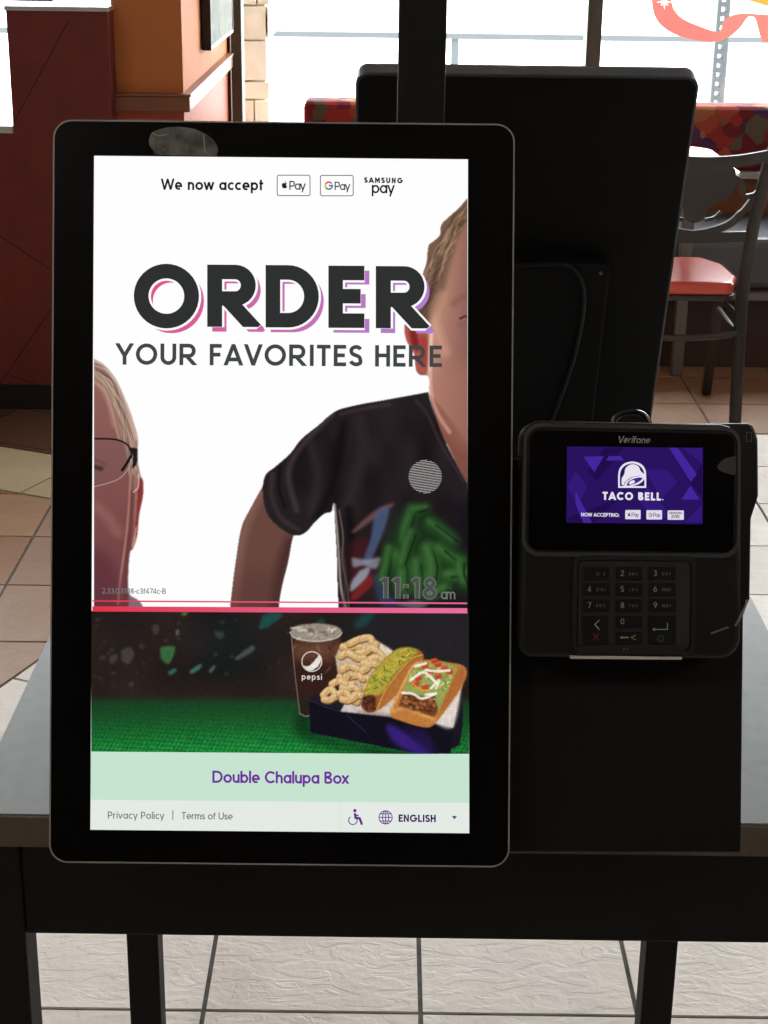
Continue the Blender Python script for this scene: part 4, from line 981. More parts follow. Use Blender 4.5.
# pictures
pw = paint_woman(); pw.mesh('person_picture', KM, Z1, disp, 'older person with glasses, face cut off by the left display edge', thr=.12)
pb = paint_boy(); pb.mesh('person_picture', KM, Z1, disp, 'child in a dark printed t-shirt leaning in from the right display edge', thr=.12)
pn = paint_banner(); pn.mesh('food_banner', KM, Z1, disp, 'drink, fried twists and two tacos in a box on a green mat')
text_on('cup_text', 'pepsi', 301.8, 322, 673.6, 674, 5.9, KM, Z3, emat('cup_white', (214, 206, 200)), disp, t=.17, gap=.1, label='small pale word pepsi on the pictured cup')
flat('name_band', [[(90.9, 751.5), (469, 754.5), (469.1, 803), (90.6, 799.8)]], KM, Z2, emat('pale_green', (198, 228, 208)), disp, 'pale green strip')
flat('footer_band', [[(90.6, 799.8), (469.1, 803), (469.3, 833.3), (90.3, 829.8)]], KM, Z2, emat('footer_white', (228, 234, 228)), disp)
flat('footer_line', [[(340, 802), (340.6, 802), (340.6, 831), (340, 831)]], KM, Z3, emat('footer_grey', (214, 220, 214)), disp)
flat('edge_strip', [[(468, 159.2), (469.3, 159.2), (469.3, 612), (467.2, 612)]], KM, Z3, emat('panel_black', (12, 12, 12)), disp)  # thin black strip along the upper right display edge
def grad(px):
    t = min(1, max(0, (px-92)/375)); a = lin((226, 52, 72)); b = lin((232, 112, 158)); return [a[i]*(1-t)+b[i]*t for i in range(3)]
def gradrow(name, y0a, y0b, th, w):
    n = 24; verts = []; faces = []; cols = []
    for i in range(n+1):
        x = 92.3+(467.4-92.3)*i/n; y = y0a+(y0b-y0a)*i/n
        for yy in (y+th, y): u, v = KM(x, yy, w); verts.append((u, v, w)); cols.append((*grad(x), 1))
    for i in range(n): faces.append((2*i, 2*i+2, 2*i+3, 2*i+1))
    me = bpy.data.meshes.new(name); me.from_pydata(verts, [], faces); ca = me.color_attributes.new('Col', 'FLOAT_COLOR', 'POINT'); ca.data.foreach_set('color', np.array(cols, np.float32).ravel())
    return link(name, me, eattr(), disp, label='red to pink divider line')
gradrow('divider_line', 600.2, 602.6, 1.5, Z2); gradrow('divider_bar', 606.3, 608.2, 5.2, Z2)
# headline
dk = emat('headline_grey', (47, 48, 48)); wh = emat('outline_white', (254, 254, 254)); gy = emat('subline_grey', (66, 70, 70))
def gshadow(px):
    t = min(1, max(0, (px-140)/270)); a = lin((224, 84, 136)); b = lin((176, 126, 206)); return [a[i]*(1-t)+b[i]*t for i in range(3)]
LT = [('O', 133.8, 199.0, 263.6, 64.6), ('R', 207.2, 259.6, 264.6, 62.2), ('D', 265.6, 318.8, 265.0, 62.4), ('E', 328.4, 364.4, 265.6, 62.2), ('R', 375.8, 428.4, 266.0, 62.2)]
def headline(name, m, w, bold, dx, dy, colf, label, thin=0):
    verts = []; faces = []; cols = []
    for ch_, x0, x1, y0, h in LT:
        P, tot = text_polys(ch_, (.234 if ch_ != 'O' else .226)-thin, 0, bold)
        sx = (x1-x0)/tot
        for q in P:
            idx = []
            for a, b in q:
                px = x0+a*sx+dx; py = y0+(1-b)*h+dy+a*sx*.006; u, v = KM(px, py, w); idx.append(len(verts)); verts.append((u, v, w)); cols.append(px)
            faces.append(idx[::-1])
    me = bpy.data.meshes.new(name); me.from_pydata(verts, [], faces)
    if colf:
        ca = me.color_attributes.new('Col', 'FLOAT_COLOR', 'POINT'); arr = np.ones((len(verts), 4), np.float32)
        for i, px in enumerate(cols): arr[i, :3] = colf(px)
        ca.data.foreach_set('color', arr.ravel())
    return link(name, me, m, disp, label=label)
headline('headline_shadow', eattr(), Z2, 0, 5.0, 4.8, gshadow, 'pink to purple offset shadow of the word ORDER', thin=.01)
headline('headline_outline', wh, Z3, .06, .3, .3, None, 'white outline of the word ORDER')
headline('headline', dk, Z4, 0, 0, 0, None, 'large dark grey word ORDER')
text_on('subline', 'YOUR FAVORITES HERE', 116.5, 442, 343.2, 345.6, 21.4, KM, Z4, gy, disp, t=.18, gap=.17, label='dark grey line YOUR FAVORITES HERE')
ink = emat('ink_black', (30, 30, 32))
text_on('notice_text', 'We now accept', 161.5, 263.5, 178.6, 179.2, 11.2, KM, Z4, ink, disp, t=.185, gap=.2, label='small dark line We now accept')
# payment badges
def badge(name, x0, x1, y0, y1, m_line, label, mapf=KM, w=Z3, par=disp, lw=.9, r=1.8, fill=None):
    q = rrect([(x0, y0), (x1, y0), (x1, y1), (x0, y1)], r, 4); q.append(q[0])
    if fill is not None: return flat(name, [q[:-1]], mapf, w, fill, par, label)
    return flat(name, strokes([q], lw), mapf, w, m_line, par, label)
bl = emat('badge_line', (96, 98, 102)); txt = emat('badge_text', (74, 74, 78))
badge('badge_frame', 277.2, 310, 175.2, 195.6, bl, 'outlined Apple Pay badge'); badge('badge_frame', 320.4, 353.2, 175.4, 195.8, bl, 'outlined G Pay badge')
def apple(cx, cy, s, mapf, w, m, par):
    q = bez([(0, -.55), (.3, -.72), (.62, -.6), (.72, -.42), (.5, -.2), (.48, .1), (.76, .38), (.55, .85), (.25, .98), (0, .88), (-.25, .98), (-.55, .8), (-.8, .3), (-.84, -.15), (-.65, -.55), (-.3, -.7), (0, -.55)], 4)[:-1]
    leaf = [(0, -.72), (.05, -1.05), (.38, -1.3), (.36, -.95), (.12, -.72)]
    flat('apple_mark', [[(cx+x*s, cy+y*s) for x, y in L] for L in (q, leaf)], mapf, w, m, par)
def gmark(cx, cy, r, lw_, mapf, w, par):
    for k, (a0, a1, c) in enumerate(((-35, -150, (220, 70, 58)), (-150, -210, (240, 180, 40)), (-210, -315, (60, 150, 84)), (-315, -360, (66, 118, 210)))):
        pts = [(cx+r*math.cos(math.radians(a0+(a1-a0)*i/10)), cy+r*math.sin(math.radians(a0+(a1-a0)*i/10))) for i in range(11)]
        L = [pts]
        if k == 3: L.append([(cx, cy), (cx+r+lw_/2, cy)])
        flat('g_mark', strokes(L, lw_), mapf, w, emat('gmark%d' % k, c), par)
apple(284.6, 185.2, 3.3, KM, Z4, ink, disp)
text_on('badge_text', 'Pay', 289.3, 305.5, 180.8, 180.9, 9, KM, Z4, txt, disp, t=.15, label='dark word Pay')
gmark(328.8, 185.6, 3.5, 1.7, KM, Z4, disp)
text_on('badge_text', 'Pay', 334.6, 350, 181.6, 181.7, 8.4, KM, Z4, txt, disp, t=.15, label='dark word Pay')
text_on('badge_text', 'SAMSUNG', 364.2, 402.8, 177.2, 177.8, 5.6, KM, Z4, ink, disp, t=.26, gap=.22, label='small word SAMSUNG')
text_on('badge_text', 'pay', 371.8, 394.4, 181.6, 181.8, 11.6, KM, Z4, ink, disp, t=.15, gap=.16, label='word pay')
# clock, version, captions
ck0 = emat('clock_outline', (112, 114, 110)); ck1 = emat('clock_fill', (74, 80, 74))
text_on('clock_outline', '11:18', 380, 436.4, 577.6, 577.9, 21, KM, Z2, ck0, disp, t=.2, bold=.07, gap=.12, label='grey time 11:18'); text_on('clock', '11:18', 380, 436.4, 577.6, 577.9, 21, KM, Z3, ck1, disp, t=.17, gap=.12, label='grey time 11:18')
text_on('clock_suffix', 'am', 440.8, 455.4, 588.6, 588.7, 10.6, KM, Z3, ck0, disp, t=.14, gap=.1, label='small letters am')
text_on('version_text', '2.33.0.3108-c3f474c-B', 102.2, 166, 588, 588.3, 5.6, KM, Z3, emat('version_grey', (120, 116, 116)), disp, t=.14, gap=.2, label='tiny grey version number')
text_on('product_name', 'Double Chalupa Box', 212.4, 348.4, 770.6, 771.8, 12.2, KM, Z4, emat('purple_text', (112, 44, 160)), disp, t=.175, gap=.16, label='purple words Double Chalupa Box')
ft = emat('footer_text', (122, 126, 124))
text_on('footer_text', 'Privacy Policy', 107.8, 164.2, 811.4, 811.9, 7.2, KM, Z4, ft, disp, t=.15, gap=.2); text_on('footer_text', '|', 172.4, 173.4, 811, 811, 8, KM, Z4, ft, disp, t=.12, kind='n'); text_on('footer_text', 'Terms of Use', 181.6, 232.8, 812, 812.5, 7.2, KM, Z4, ft, disp, t=.15, gap=.2)
text_on('language_text', 'ENGLISH', 398.6, 435.8, 814.4, 814.8, 7.4, KM, Z4, emat('deep_purple', (58, 32, 92)), disp, t=.22, gap=.16, label='dark purple word ENGLISH')
flat('language_arrow', [[(451.8, 816), (457, 816), (454.4, 819.4)]], KM, Z4, emat('icon_purple', (96, 44, 140)), disp)
pur = emat('icon_purple', ())
gc = (385.6, 817.4)
cir = [(gc[0]+6.6*math.cos(a), gc[1]+6.6*math.sin(a)) for a in np.linspace(0, 2*PI, 33)]
mer = [(gc[0]+3*math.cos(a), gc[1]+6.6*math.sin(a)) for a in np.linspace(0, 2*PI, 25)]
flat('globe_icon', strokes([cir, mer, [(gc[0]-6.6, gc[1]), (gc[0]+6.6, gc[1])], [(gc[0], gc[1]-6.6), (gc[0], gc[1]+6.6)], [(gc[0]-5.6, gc[1]-3.6), (gc[0]+5.6, gc[1]-3.6)], [(gc[0]-5.6, gc[1]+3.6), (gc[0]+5.6, gc[1]+3.6)]], .9), KM, Z4, pur, disp)
wq = lambda pts: Q(pts, 5.908, 340, 800)
flat('wheelchair_icon', [[(88/5.908+340+1.7*math.cos(a), 63/5.908+800+1.7*math.sin(a)) for a in np.linspace(0, 2*PI, 13)[:-1]]]
     + strokes([wq([(88, 78), (92, 106), (116, 108), (130, 146)])], 2.4)+strokes([wq([(90, 90), (110, 92)])], 1.4)+strokes([wq([(76+25*math.cos(a), 120+25*math.sin(a)) for a in np.linspace(-2.2, -2.2-4.4, 20)])], 1.0), KM, Z4, pur, disp)
# striped circle left on the display and the mottled oval on the bezel
L = []; c_ = (425.2, 476.6); R_ = 16.6
for k in range(-10, 11):
    yy = k*1.62; h = math.sqrt(max(0, R_*R_-yy*yy))
    if h > 2: a = -.1; nx, ny = c_[0]-yy*math.sin(a), c_[1]+yy*math.cos(a); L.append([(nx-h*math.cos(a), ny-h*math.sin(a)), (nx+h*math.cos(a), ny+h*math.sin(a))])
flat('striped_circle', strokes(L, .5), KM, Z2, emat('stripe_white', (196, 194, 192)), disp, 'round patch of fine white stripes')
M = mat('oval_mottle', (74, 74, 74), .8); nt = M.node_tree
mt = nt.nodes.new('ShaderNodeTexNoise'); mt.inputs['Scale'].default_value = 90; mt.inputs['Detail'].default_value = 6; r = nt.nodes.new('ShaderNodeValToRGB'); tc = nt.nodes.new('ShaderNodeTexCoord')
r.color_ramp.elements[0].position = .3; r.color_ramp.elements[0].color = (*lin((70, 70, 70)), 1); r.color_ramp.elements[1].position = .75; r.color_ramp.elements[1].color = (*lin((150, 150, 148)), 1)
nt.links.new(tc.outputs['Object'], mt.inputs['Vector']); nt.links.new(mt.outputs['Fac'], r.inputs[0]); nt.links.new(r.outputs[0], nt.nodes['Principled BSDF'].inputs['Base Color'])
oq = lambda pts: Q(pts, 7.68, 140, 120)
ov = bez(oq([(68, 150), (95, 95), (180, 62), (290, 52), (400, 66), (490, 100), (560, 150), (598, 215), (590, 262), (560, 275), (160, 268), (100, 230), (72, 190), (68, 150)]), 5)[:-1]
ovp = flat('oval_patch', [ov], KM, .0002, M, kiosk, 'mottled grey oval patch on the top border')
for L_ in ([(92, 100), (120, 112), (150, 122), (205, 112)], [(488, 110), (500, 250)]): flat('patch_streak', strokes([oq(L_)], 1.3), KM, .0004, mat('streak_grey', (170, 170, 164), .8), ovp)
flat('patch_streak', strokes([oq([(150, 262), (580, 264)]), oq([(360, 190), (362, 262)])], .8)+[[(x/7.68+140+1.2*math.cos(a), y/7.68+120+1.2*math.sin(a)) for a in np.linspace(0, 2*PI, 9)[:-1]] for x, y in ((108, 212), (182, 230))], KM, .0004, mat('streak_pale', (130, 132, 122), .8), ovp)

# ------------------------------------------------------------------ rear kiosk: its back toward us, leaning the other way
YM = 1.463                                          # mirror plane: the mast stands in the middle
XMm = .027
rk_root = empty('ordering_kiosk', (2*XMm-(-.075), 2*YM-KB.y+.018, KB.z), 'black kiosk facing away, its plain back panel toward the viewer', 'kiosk', rot=(A, 0, PI))
xs = [p[0] for p in bo]; ys = [p[1] for p in bo]; W_, H_ = max(xs)-min(xs), max(ys)-min(ys)
rkx = (at(357.5, 68, 1, 1.69)[0]+at(698.5, 68, 1, 1.69)[0])/2
rk_root.location.x = rkx
rq = [(-W_/2, 0), (W_/2, 0), (W_/2, H_), (-W_/2, H_)]
bm = NB(); prism(bm, rrect(rq, .0135), -.024, -.003); obj('housing', bm, shell_m, rk_root, bevel=.002)
bm = NB(); prism(bm, rrect([(-W_/2+.003, .003), (W_/2-.003, .003), (W_/2-.003, H_-.003), (-W_/2+.003, H_-.003)], .011), -.0255, -.0241); obj('back_panel', bm, black_matte, rk_root)
bm = NB(); prism(bm, rrect([(-W_/2+.001, .001), (W_/2-.001, .001), (W_/2-.001, H_-.001), (-W_/2+.001, H_-.001)], .012), -.003, 0); obj('bezel', bm, black_gloss, rk_root)
bm = NB(); prism(bm, [(-.137, .027), (.137, .027), (.137, H_-.027), (-.137, H_-.027)], 0, .0006); obj('display', bm, emat('rear_display', (200, 200, 205), .25), rk_root)
bm = NB(); prism(bm, rrect([(-.10, .06), (.10, .06), (.10, .34), (-.10, .34)], .01), -.044, -.0256); cov = obj('rear_cover', bm, mat('cover_black', (17, 17, 18), .6, spec=.25), rk_root, bevel=.003)
for (x, y) in ((-.09, .07), (.09, .07), (-.09, .33), (.09, .33)):
    bm = NB(); tube(bm, [(x, y, -.0462), (x, y, -.0438)], .0018, 10); obj('screw', bm, mat('screw_steel', (150, 148, 140), .3, .9), cov)
bm = NB(); tube(bm, bez([(.02, .335, -.047), (-.03, .342, -.048), (-.06, .338, -.049), (-.075, .30, -.049), (-.07, .22, -.049), (-.05, .12, -.047)], 6), .0022, 8); obj('cable', bm, mat('cable_black', (24, 24, 25), .35), rk_root, smooth=True)

# ------------------------------------------------------------------ mast between the kiosks
mast = empty('support_mast', (XMm, YM, TZ), 'square black mast rising from the table between the two kiosks', 'post'); off = mast.location
bm = NB(); box(bm, XMm-.0202, XMm+.0202, YM-.0202, YM+.0202, TZ+.008, ZC); obj('pole', bm, mat('mast_black', (26, 25, 25), .5), mast, off=off, bevel=.002)
bm = NB(); box(bm, XMm-.07, XMm+.07, YM-.07, YM+.07, TZ, TZ+.008); obj('base_plate', bm, black_matte, mast, off=off, bevel=.002)
def arm(root, back):
    bm = NB(); inv_ = (Matrix.Translation(root.location) @ root.rotation_euler.to_matrix().to_4x4()).inverted()
    s = -1 if root is kiosk else 1; y1 = YM+s*.0206; zc = 1.02; x = XMm
    vs = box(bm, x-.03, x+.03, -1, 1, zc-.03, zc+.03)
    for v in vs:
        if v.co.y*s < 0: v.co.y = y1
        else:                                       # land exactly on the slanted back of the kiosk
            t = root.matrix_basis @ Vector((0, 0, back)); n_ = (root.matrix_basis.to_3x3() @ Vector((0, 0, 1)))
            v.co.y = t.y-((v.co.z-t.z)*n_.z)/n_.y
    for v in bm.verts: v.co = inv_ @ v.co
    obj('mounting_arm', bm, black_matte, root)
bpy.context.view_layer.update()
arm(kiosk, -.0235); arm(rk_root, -.0437)

# ------------------------------------------------------------------ mounting plate at the right of the kiosk
wp = -.027
pl = [K(484, 852, wp), K(741, 852.5, wp), K(743.5, 600, wp), K(744.5, 462, wp), K(484, 458, wp)]
plate = empty('terminal_stand', KB, 'flat black stand plate beneath the card terminal beside the kiosk', 'stand', rot=RK)
bm = NB(); prism(bm, pl, wp-.010, wp); obj('face_plate', bm, black_matte, plate, bevel=.0015)
bm = NB(); p0 = K(520, 470, wp); p1 = K(700, 640, wp); prism(bm, [(p0[0], p1[1]), (p1[0]-.03, p1[1]), (p1[0]-.03, p0[1]-.02), (p0[0], p0[1]-.02)], wp, wp+.0056); obj('bracket', bm, black_matte, plate)
# foot: a wedge resting on the tabletop behind the plate
bm = NB(); fz0 = TZ
def LW(u, v, w): return KB+ex*u+ey*v+ez*w
a_ = K(700, 800, wp)[0]; b_ = K(520, 800, wp)[0]
vb = K(700, 815, wp)[1]
top = LW(0, vb+.12, wp-.010); 
Pw = []
for u in (b_, a_):
    t1 = LW(u, .03, wp-.012); t2 = LW(u, .16, wp-.012)
    uw = KB.x+u; y0_ = max(t1.y, TY0+.004); Pw.append([(uw, y0_, TZ), (uw, y0_+.10, TZ), (uw, t2.y+.0, t2.z), (uw, y0_, KB.z+(y0_-LW(0, 0, wp-.012).y)/math.tan(PITCH)+LW(0, 0, wp-.012).z-KB.z if y0_ > t1.y else t1.z)])
vv = [[bm.verts.new(p) for p in P] for P in Pw]
bm.faces.new(vv[0]); bm.faces.new(list(reversed(vv[1])))
for i in range(4): bm.faces.new((vv[0][i], vv[0][(i+1) % 4], vv[1][(i+1) % 4], vv[1][i]))
Minv = Matrix.LocRotScale(KB, None, None)
inv = (Matrix.Translation(KB) @ Matrix.Rotation(A, 4, 'X')).inverted()
for v in bm.verts: v.co = inv @ v.co
obj('foot', bm, black_matte, plate)

# ------------------------------------------------------------------ card terminal
term = empty('card_terminal', KB, 'black card payment terminal with purple screen and keypad', 'terminal', rot=RK)
T0 = wp+.006; T1 = .020                              # back and front of the body
bmap = lambda x, y, w: K(x, y, w)
def kq(pts, w): return [K(x, y, w) for x, y in pts]
term_m = mat('terminal_black', (13, 13, 14), .42, spec=.4, bump=.1, bscale=1500)
tout = rrect(kq([(518.5, 657), (741, 659), (742, 424.5), (522.5, 420)], T1), [.010, .016, .016, .013])
bm = NB(); prism(bm, tout, T0, T1); body = obj('body', bm, term_m, term, bevel=.004)
to = rrect(kq([(526, 652), (735, 654), (736.5, 430), (528.5, 427)], T1), .010)
gl = rrect(kq([(531, 549.5), (735, 552), (736, 433), (533, 430)], T1+.001), .007)
bm = NB(); ringprism(bm, rrect(kq([(522, 556), (739.5, 558), (740.5, 427), (524, 423)], T1), .012), rrect(kq([(525, 552), (736.5, 554), (737.5, 430.5), (527, 426.5)], T1), .0105), T1-.0005, T1+.0012); obj('screen_rim', bm, mat('rim_grey', (92, 92, 95), .3, .5), term, label='raised grey rim')
gl = rrect(kq([(528.5, 549.5), (733.5, 552), (734.5, 434), (530.5, 430)], T1+.001), .007)
bm = NB(); prism(bm, gl, T1, T1+.0008); gp = obj('screen_glass', bm, mat('terminal_glass', (6, 6, 7), .12, spec=.35), term)
TM = lambda x, y, w: K(x, y, w)
S0 = T1+.0010
sq = [(566.3, 522.6), (702.6, 524.3), (703, 447.9), (567, 446.4)]
def tri(P): 
    # clip to the screen rectangle
    q = P
    for h in ((1, 0, 702.6), (-1, 0, -566.8), (0, 1, 522.9), (0, -1, -447.8)):
        if len(q) > 2: q = clip_half(q, *h)
    return q
scr = flat('screen', [sq], TM, S0, emat('screen_purple', (41, 18, 94)), term, 'lit purple screen')
rq5 = lambda pts: [tri(Q(P, 5.12, 560, 440)) for P in pts]
for q in rq5([[(555, 35), (600, 35), (700, 175), (670, 215)], [(120, 85), (225, 82), (175, 165)], [(620, 305), (668, 235), (716, 305)], [(235, 105), (330, 105), (310, 82), (250, 82)], [(78, 260), (165, 425), (120, 425), (80, 330)]]):
    if len(q) > 2: flat('screen_pattern', [q], TM, S0+.0002, emat('screen_violet', (66, 38, 156)), scr)
for q in rq5([[(520, 300), (600, 215), (540, 150), (430, 150)], [(450, 240), (540, 350), (545, 400), (470, 400), (400, 300)], [(35, 240), (80, 160), (140, 240), (90, 330)], [(620, 35), (728, 35), (728, 120)], [(640, 420), (728, 330), (728, 420)]]):
    if len(q) > 2: flat('screen_pattern', [q], TM, S0+.0001, emat('screen_mid', (50, 25, 118)), scr)
for q in rq5([[(230, 35), (330, 35), (190, 210), (140, 160)], [(300, 300), (180, 420), (35, 420), (35, 400)], [(660, 215), (728, 120), (728, 290)]]):
    if len(q) > 2: flat('screen_pattern', [q], TM, S0+.0001, emat('screen_dark', (34, 13, 76)), scr)
lw_ = emat('logo_white', (232, 226, 240)); S1 = S0+.0004
lq = lambda pts: Q(pts, 5.12, 560, 440)
archo = lq(bez([(298, 245), (298, 180), (306, 145), (330, 120), (370, 110), (410, 120), (434, 145), (441, 180), (441, 245)], 5)+[(298, 245)])
archi = lq(bez([(307, 236), (307, 182), (314, 152), (335, 130), (370, 120), (404, 130), (425, 152), (432, 182), (432, 236)], 5)+[(307, 236)])
flat('bell_logo', [[archo[i], archo[i+1], archi[i+1], archi[i]] for i in range(len(archo)-1)], TM, S1, lw_, scr, 'white arch and bell emblem')
flat('bell_logo', [lq(bez([(316, 196), (330, 172), (334, 148), (352, 130), (376, 124), (402, 136), (414, 160), (432, 176), (425, 184), (398, 184), (360, 194), (332, 216), (326, 232), (316, 226), (316, 196)], 5)[:-1]),
                   lq(bez([(326, 236), (340, 212), (372, 192), (410, 184), (434, 184), (432, 200), (410, 222), (372, 236), (340, 240), (326, 236)], 5)[:-1])], TM, S1, lw_, scr, 'white arch and bell emblem')
flat('bell_opening', [lq(bez([(340, 232), (352, 212), (378, 198), (406, 192), (422, 196), (404, 214), (372, 228), (350, 234), (340, 232)], 5)[:-1])], TM, S1+.0002, emat('logo_violet', (62, 34, 140)), scr)
flat('bell_clapper', [lq(bez([(352, 222), (362, 210), (378, 206), (384, 214), (372, 224), (358, 228), (352, 222)], 5)[:-1])], TM, S1+.0004, lw_, scr)
text_on('logo_text', 'TACO BELL', 602.6, 661, 491.8, 492.6, 8.0, TM, S1, lw_, scr, t=.24, gap=.1, label='white words TACO BELL')
flat('logo_dot', [[(662, 499.2), (663.4, 499.2), (663.4, 500), (662, 500)]], TM, S1, lw_, scr)
text_on('notice_text', 'NOW ACCEPTING:', 581.2, 619.4, 512.7, 513.2, 3.7, TM, S1, lw_, scr, t=.19, gap=.12, label='small white words NOW ACCEPTING:')
bw = emat('badge_white', (222, 218, 232)); bt = emat('badge_dark', (84, 76, 110))
for i, (x0, x1) in enumerate(((625.2, 640.6), (646.4, 662), (667.6, 683.8))):
    badge('badge', x0, x1, 510+.2*i, 519.2+.3*i, None, None, TM, S1, scr, fill=bw, r=.8)
apple(629.2, 514.6, 1.7, TM, S1+.0002, bt, scr); text_on('badge_text', 'Pay', 631.6, 638.8, 512.4, 512.5, 4.2, TM, S1+.0002, bt, scr, t=.13)
gmark(650.4, 514.9, 1.6, .8, TM, S1+.0002, scr); text_on('badge_text', 'Pay', 653.2, 660.4, 512.8, 512.9, 4.0, TM, S1+.0002, bt, scr, t=.13)
text_on('badge_text', 'SAMSUNG', 669.2, 682.2, 511.8, 512, 2.2, TM, S1+.0002, bt, scr, t=.2); text_on('badge_text', 'pay', 671.6, 679.6, 513.8, 513.9, 4.0, TM, S1+.0002, bt, scr, t=.15)
text_on('maker_name', 'Verifone', 617.6, 650, 436, 436.4, 6.9, TM, S0, mat('maker_grey', (168, 168, 172), .6), gp, t=.17, gap=.12, slant=.2, label='grey slanted word Verifone')
flat('oval_patch', [bez([(717, 466), (724, 459), (733, 456.5), (735.2, 456.3), (735.2, 473.6), (726, 473), (719, 470), (717, 466)], 4)[:-1]], TM, S0, mat('patch_grey', (66, 66, 67), .7), gp, 'grey half oval patch')
# keypad
KZ = T1
hood = rrect(kq([(571, 652), (695, 653.5), (696.5, 556), (573, 555)], KZ), .007)
hin = rrect(kq([(576, 650), (690, 651.5), (691.5, 561), (578, 560)], KZ), .006)
bm = NB(); ringprism(bm, hood, hin, KZ-.0005, KZ+.0018); obj('keypad_hood', bm, mat('hood_black', (20, 20, 21), .45), term, bevel=.0008, label='raised rim around the keypad')
pad = rrect(kq([(577.5, 649), (689, 650.5), (690.5, 562), (579, 561)], KZ), .005)
bm = NB(); prism(bm, pad, KZ, KZ+.0006); obj('keypad_plate', bm, mat('keypad_grey', (40, 40, 42), .5), term)
keym = mat('key_black', (17, 17, 18), .4, spec=.4); lgm = emat('key_legend_glow', (0, 0, 0)); leg = mat('key_legend', (190, 190, 192), .6)
sk = 2.977
KX = [(216, 296), (314, 393), (412, 492)]; KY = [(496, 534), (543, 581), (591, 629), (640, 677), (688, 726)]
LEG = {(0, 0): ('', 'QZ'), (0, 1): ('2', 'ABC'), (0, 2): ('3', 'DEF'), (1, 0): ('4', 'GHI'), (1, 1): ('5', 'JKL'), (1, 2): ('6', 'MNO'), (2, 0): ('7', 'PRS'), (2, 1): ('8', 'TUV'), (2, 2): ('9', 'WXY'), (3, 1): ('0', '')}
def key(x0, x1, y0, y1):
    X0, X1, Y0, Y1 = x0/sk+510, x1/sk+510, y0/sk+400, y1/sk+400
    bm = NB(); prism(bm, rrect(kq([(X0, Y1), (X1, Y1), (X1, Y0), (X0, Y0)], KZ), .0012, 3), KZ+.0006, KZ+.0026); return obj('key', bm, keym, term, bevel=.0004), X0, X1, Y0, Y1
LZ = KZ+.0029
for r_ in range(5):
    for c_i in range(3):
        if c_i != 1 and r_ >= 3: continue
        k_, X0, X1, Y0, Y1 = key(*KX[c_i], *KY[r_])
        d_, a_s = LEG.get((r_, c_i), ('', ''))
        cy_ = (Y0+Y1)/2
        if d_: text_on('legend', d_, X0+5.2, X0+8.6, cy_-2.6, cy_-2.6, 5.6, TM, LZ, leg, k_, t=.11, kind='n')
        if a_s: text_on('legend', a_s, X1-13.2, X1-4.2, cy_-.6, cy_-.6, 3.0, TM, LZ, mat('legend_dim', (120, 120, 122), .6), k_, t=.17)
        if (r_, c_i) == (4, 1):
            flat('legend', strokes([[(X0+5, cy_), (X0+13, cy_)]], 1.3)+strokes([[(X0+7, cy_-1), (X0+5, cy_), (X0+7, cy_+1)]], .7), TM, LZ, leg, k_)
            flat('legend', strokes([[(X0+20.5, cy_-2.4), (X0+15.6, cy_), (X0+20.5, cy_+2.4)]], .8), TM, LZ, mat('legend_yellow', (176, 170, 84), .6), k_, label='yellow arrow')
k_, X0, X1, Y0, Y1 = key(216, 291, 640, 726)
flat('legend', strokes([[(599.4, 620), (594.8, 624.6), (599.4, 629.6)]], .9), TM, LZ, leg, k_); flat('legend', strokes([[(593, 633.4), (598.6, 640)], [(598.6, 633.4), (593, 640)]], .9), TM, LZ, mat('legend_red', (128, 40, 44), .6), k_, label='red cross')
k_, X0, X1, Y0, Y1 = key(412, 492, 640, 726)
flat('legend', strokes([[(667.4, 622.8), (667.4, 629.4), (653, 629.4)], [(655, 628), (653, 629.4), (655, 630.8)]], .8), TM, LZ, leg, k_); flat('legend', strokes([[(660.6+3*math.cos(a), 638.6+3*math.sin(a)) for a in np.linspace(0, 2*PI, 17)]], .8), TM, LZ, mat('legend_green', (60, 104, 92), .6), k_, label='green ring')
# card slot at the foot
bm = NB(); prism(bm, kq([(577, 654.5), (683, 655.5), (684, 646.5), (578, 645.5)], KZ), KZ, KZ+.0022); obj('slot_cover', bm, mat('slot_black', (22, 22, 23), .5), term, bevel=.0006)
text_on('slot_mark', 'ZY', 623, 628.4, 648, 648, 3, TM, KZ+.0026, mat('legend_dim', ()), term, t=.16)
bm = NB(); prism(bm, kq([(570, 658.4), (681, 659.4), (681, 656.6), (570, 655.4)], KZ), KZ-.004, KZ+.0030); obj('slot_lip', bm, mat('slot_chrome', (236, 234, 230), .3, .3), term, label='bright metal lip')
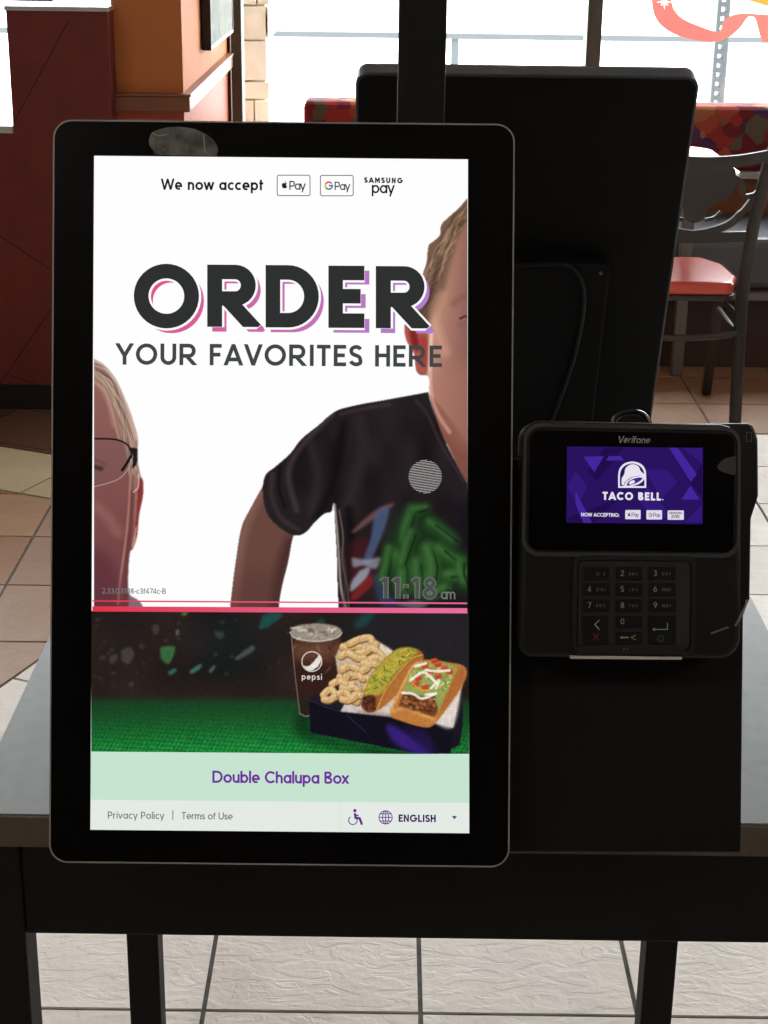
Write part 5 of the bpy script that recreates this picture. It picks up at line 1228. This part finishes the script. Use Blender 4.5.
# side cradle behind the body
cr = kq([(700, 424), (749, 424), (754.5, 440), (755, 496), (747.6, 519), (746.6, 598), (735, 627), (710, 634), (700, 630)], T0)
bm = NB(); prism(bm, rrect(cr, [.002, .006, .006, .006, .002, .003, .003, .002, .002], 4), T0-.006+.0065, T0+.012); obj('side_cradle', bm, mat('cradle_black', (15, 15, 16), .35, spec=.5), term, bevel=.002)
flat('side_mark', strokes([[(746.4, 432.4), (751.4, 432.4), (751.4, 441.4), (746.4, 441.4), (746.4, 432.4)]], .6), lambda x, y, w: K(x, y, w), T0+.0126, mat('mark_grey', (120, 120, 118), .6), term)
bm = NB(); e1 = lambda x, y, w: (*K(x, y, w), w)
tube(bm, [e1(746.6, 600, T1-.004), e1(745.6, 606, T1-.002), e1(735, 626, T1), ], .0008, 6); tube(bm, [e1(728.5, 627, T1), e1(711, 633.4, T1)], .0007, 6)
obj('edge_guard', bm, mat('guard_grey', (150, 150, 148), .3, .6), term, label='thin light edge')
# cable loop above the terminal
bm = NB(); tube(bm, [(*K(x, y, -.012), -.012) for x, y in bez([(612, 428), (615, 419), (622, 413.6), (633, 412), (643, 414.6), (648, 421), (651, 429)], 5)], .0022, 8)
cb = obj('cable', bm, mat('cable_gloss', (20, 20, 21), .18, spec=.7), None, label='black cable looping over the top edge of the card terminal', category='cable', smooth=True)
cb.location = KB; cb.rotation_euler = RK

# ------------------------------------------------------------------ daylight
W = bpy.data.worlds.new('sky'); scene.world = W; W.use_nodes = True; nt = W.node_tree; bg = nt.nodes['Background']
bg.inputs['Color'].default_value = (.93, .97, 1, 1); bg.inputs['Strength'].default_value = 11.0
sn = bpy.data.lights.new('sun', 'SUN'); sn.energy = 3.0; sn.angle = math.radians(3); sn.color = (1, .95, .86); so = bpy.data.objects.new('sun', sn); COL.objects.link(so)
so.rotation_euler = Vector((.3, .6, -.8)).to_track_quat('-Z', 'Y').to_euler()
for nm, x0, x1 in (('window_1', xj, XR-.1), ('window_2', XL+.2, CWX-.25)):
    l = bpy.data.lights.new('window_portal', 'AREA'); l.shape = 'RECTANGLE'; l.size = x1-x0; l.size_y = 2.4-SILL; l.cycles.is_portal = True
    lo = bpy.data.objects.new('window_portal', l); COL.objects.link(lo); lo.location = ((x0+x1)/2, YW+.13, (SILL+2.4)/2); lo.rotation_euler = (-PI/2, 0, 0)
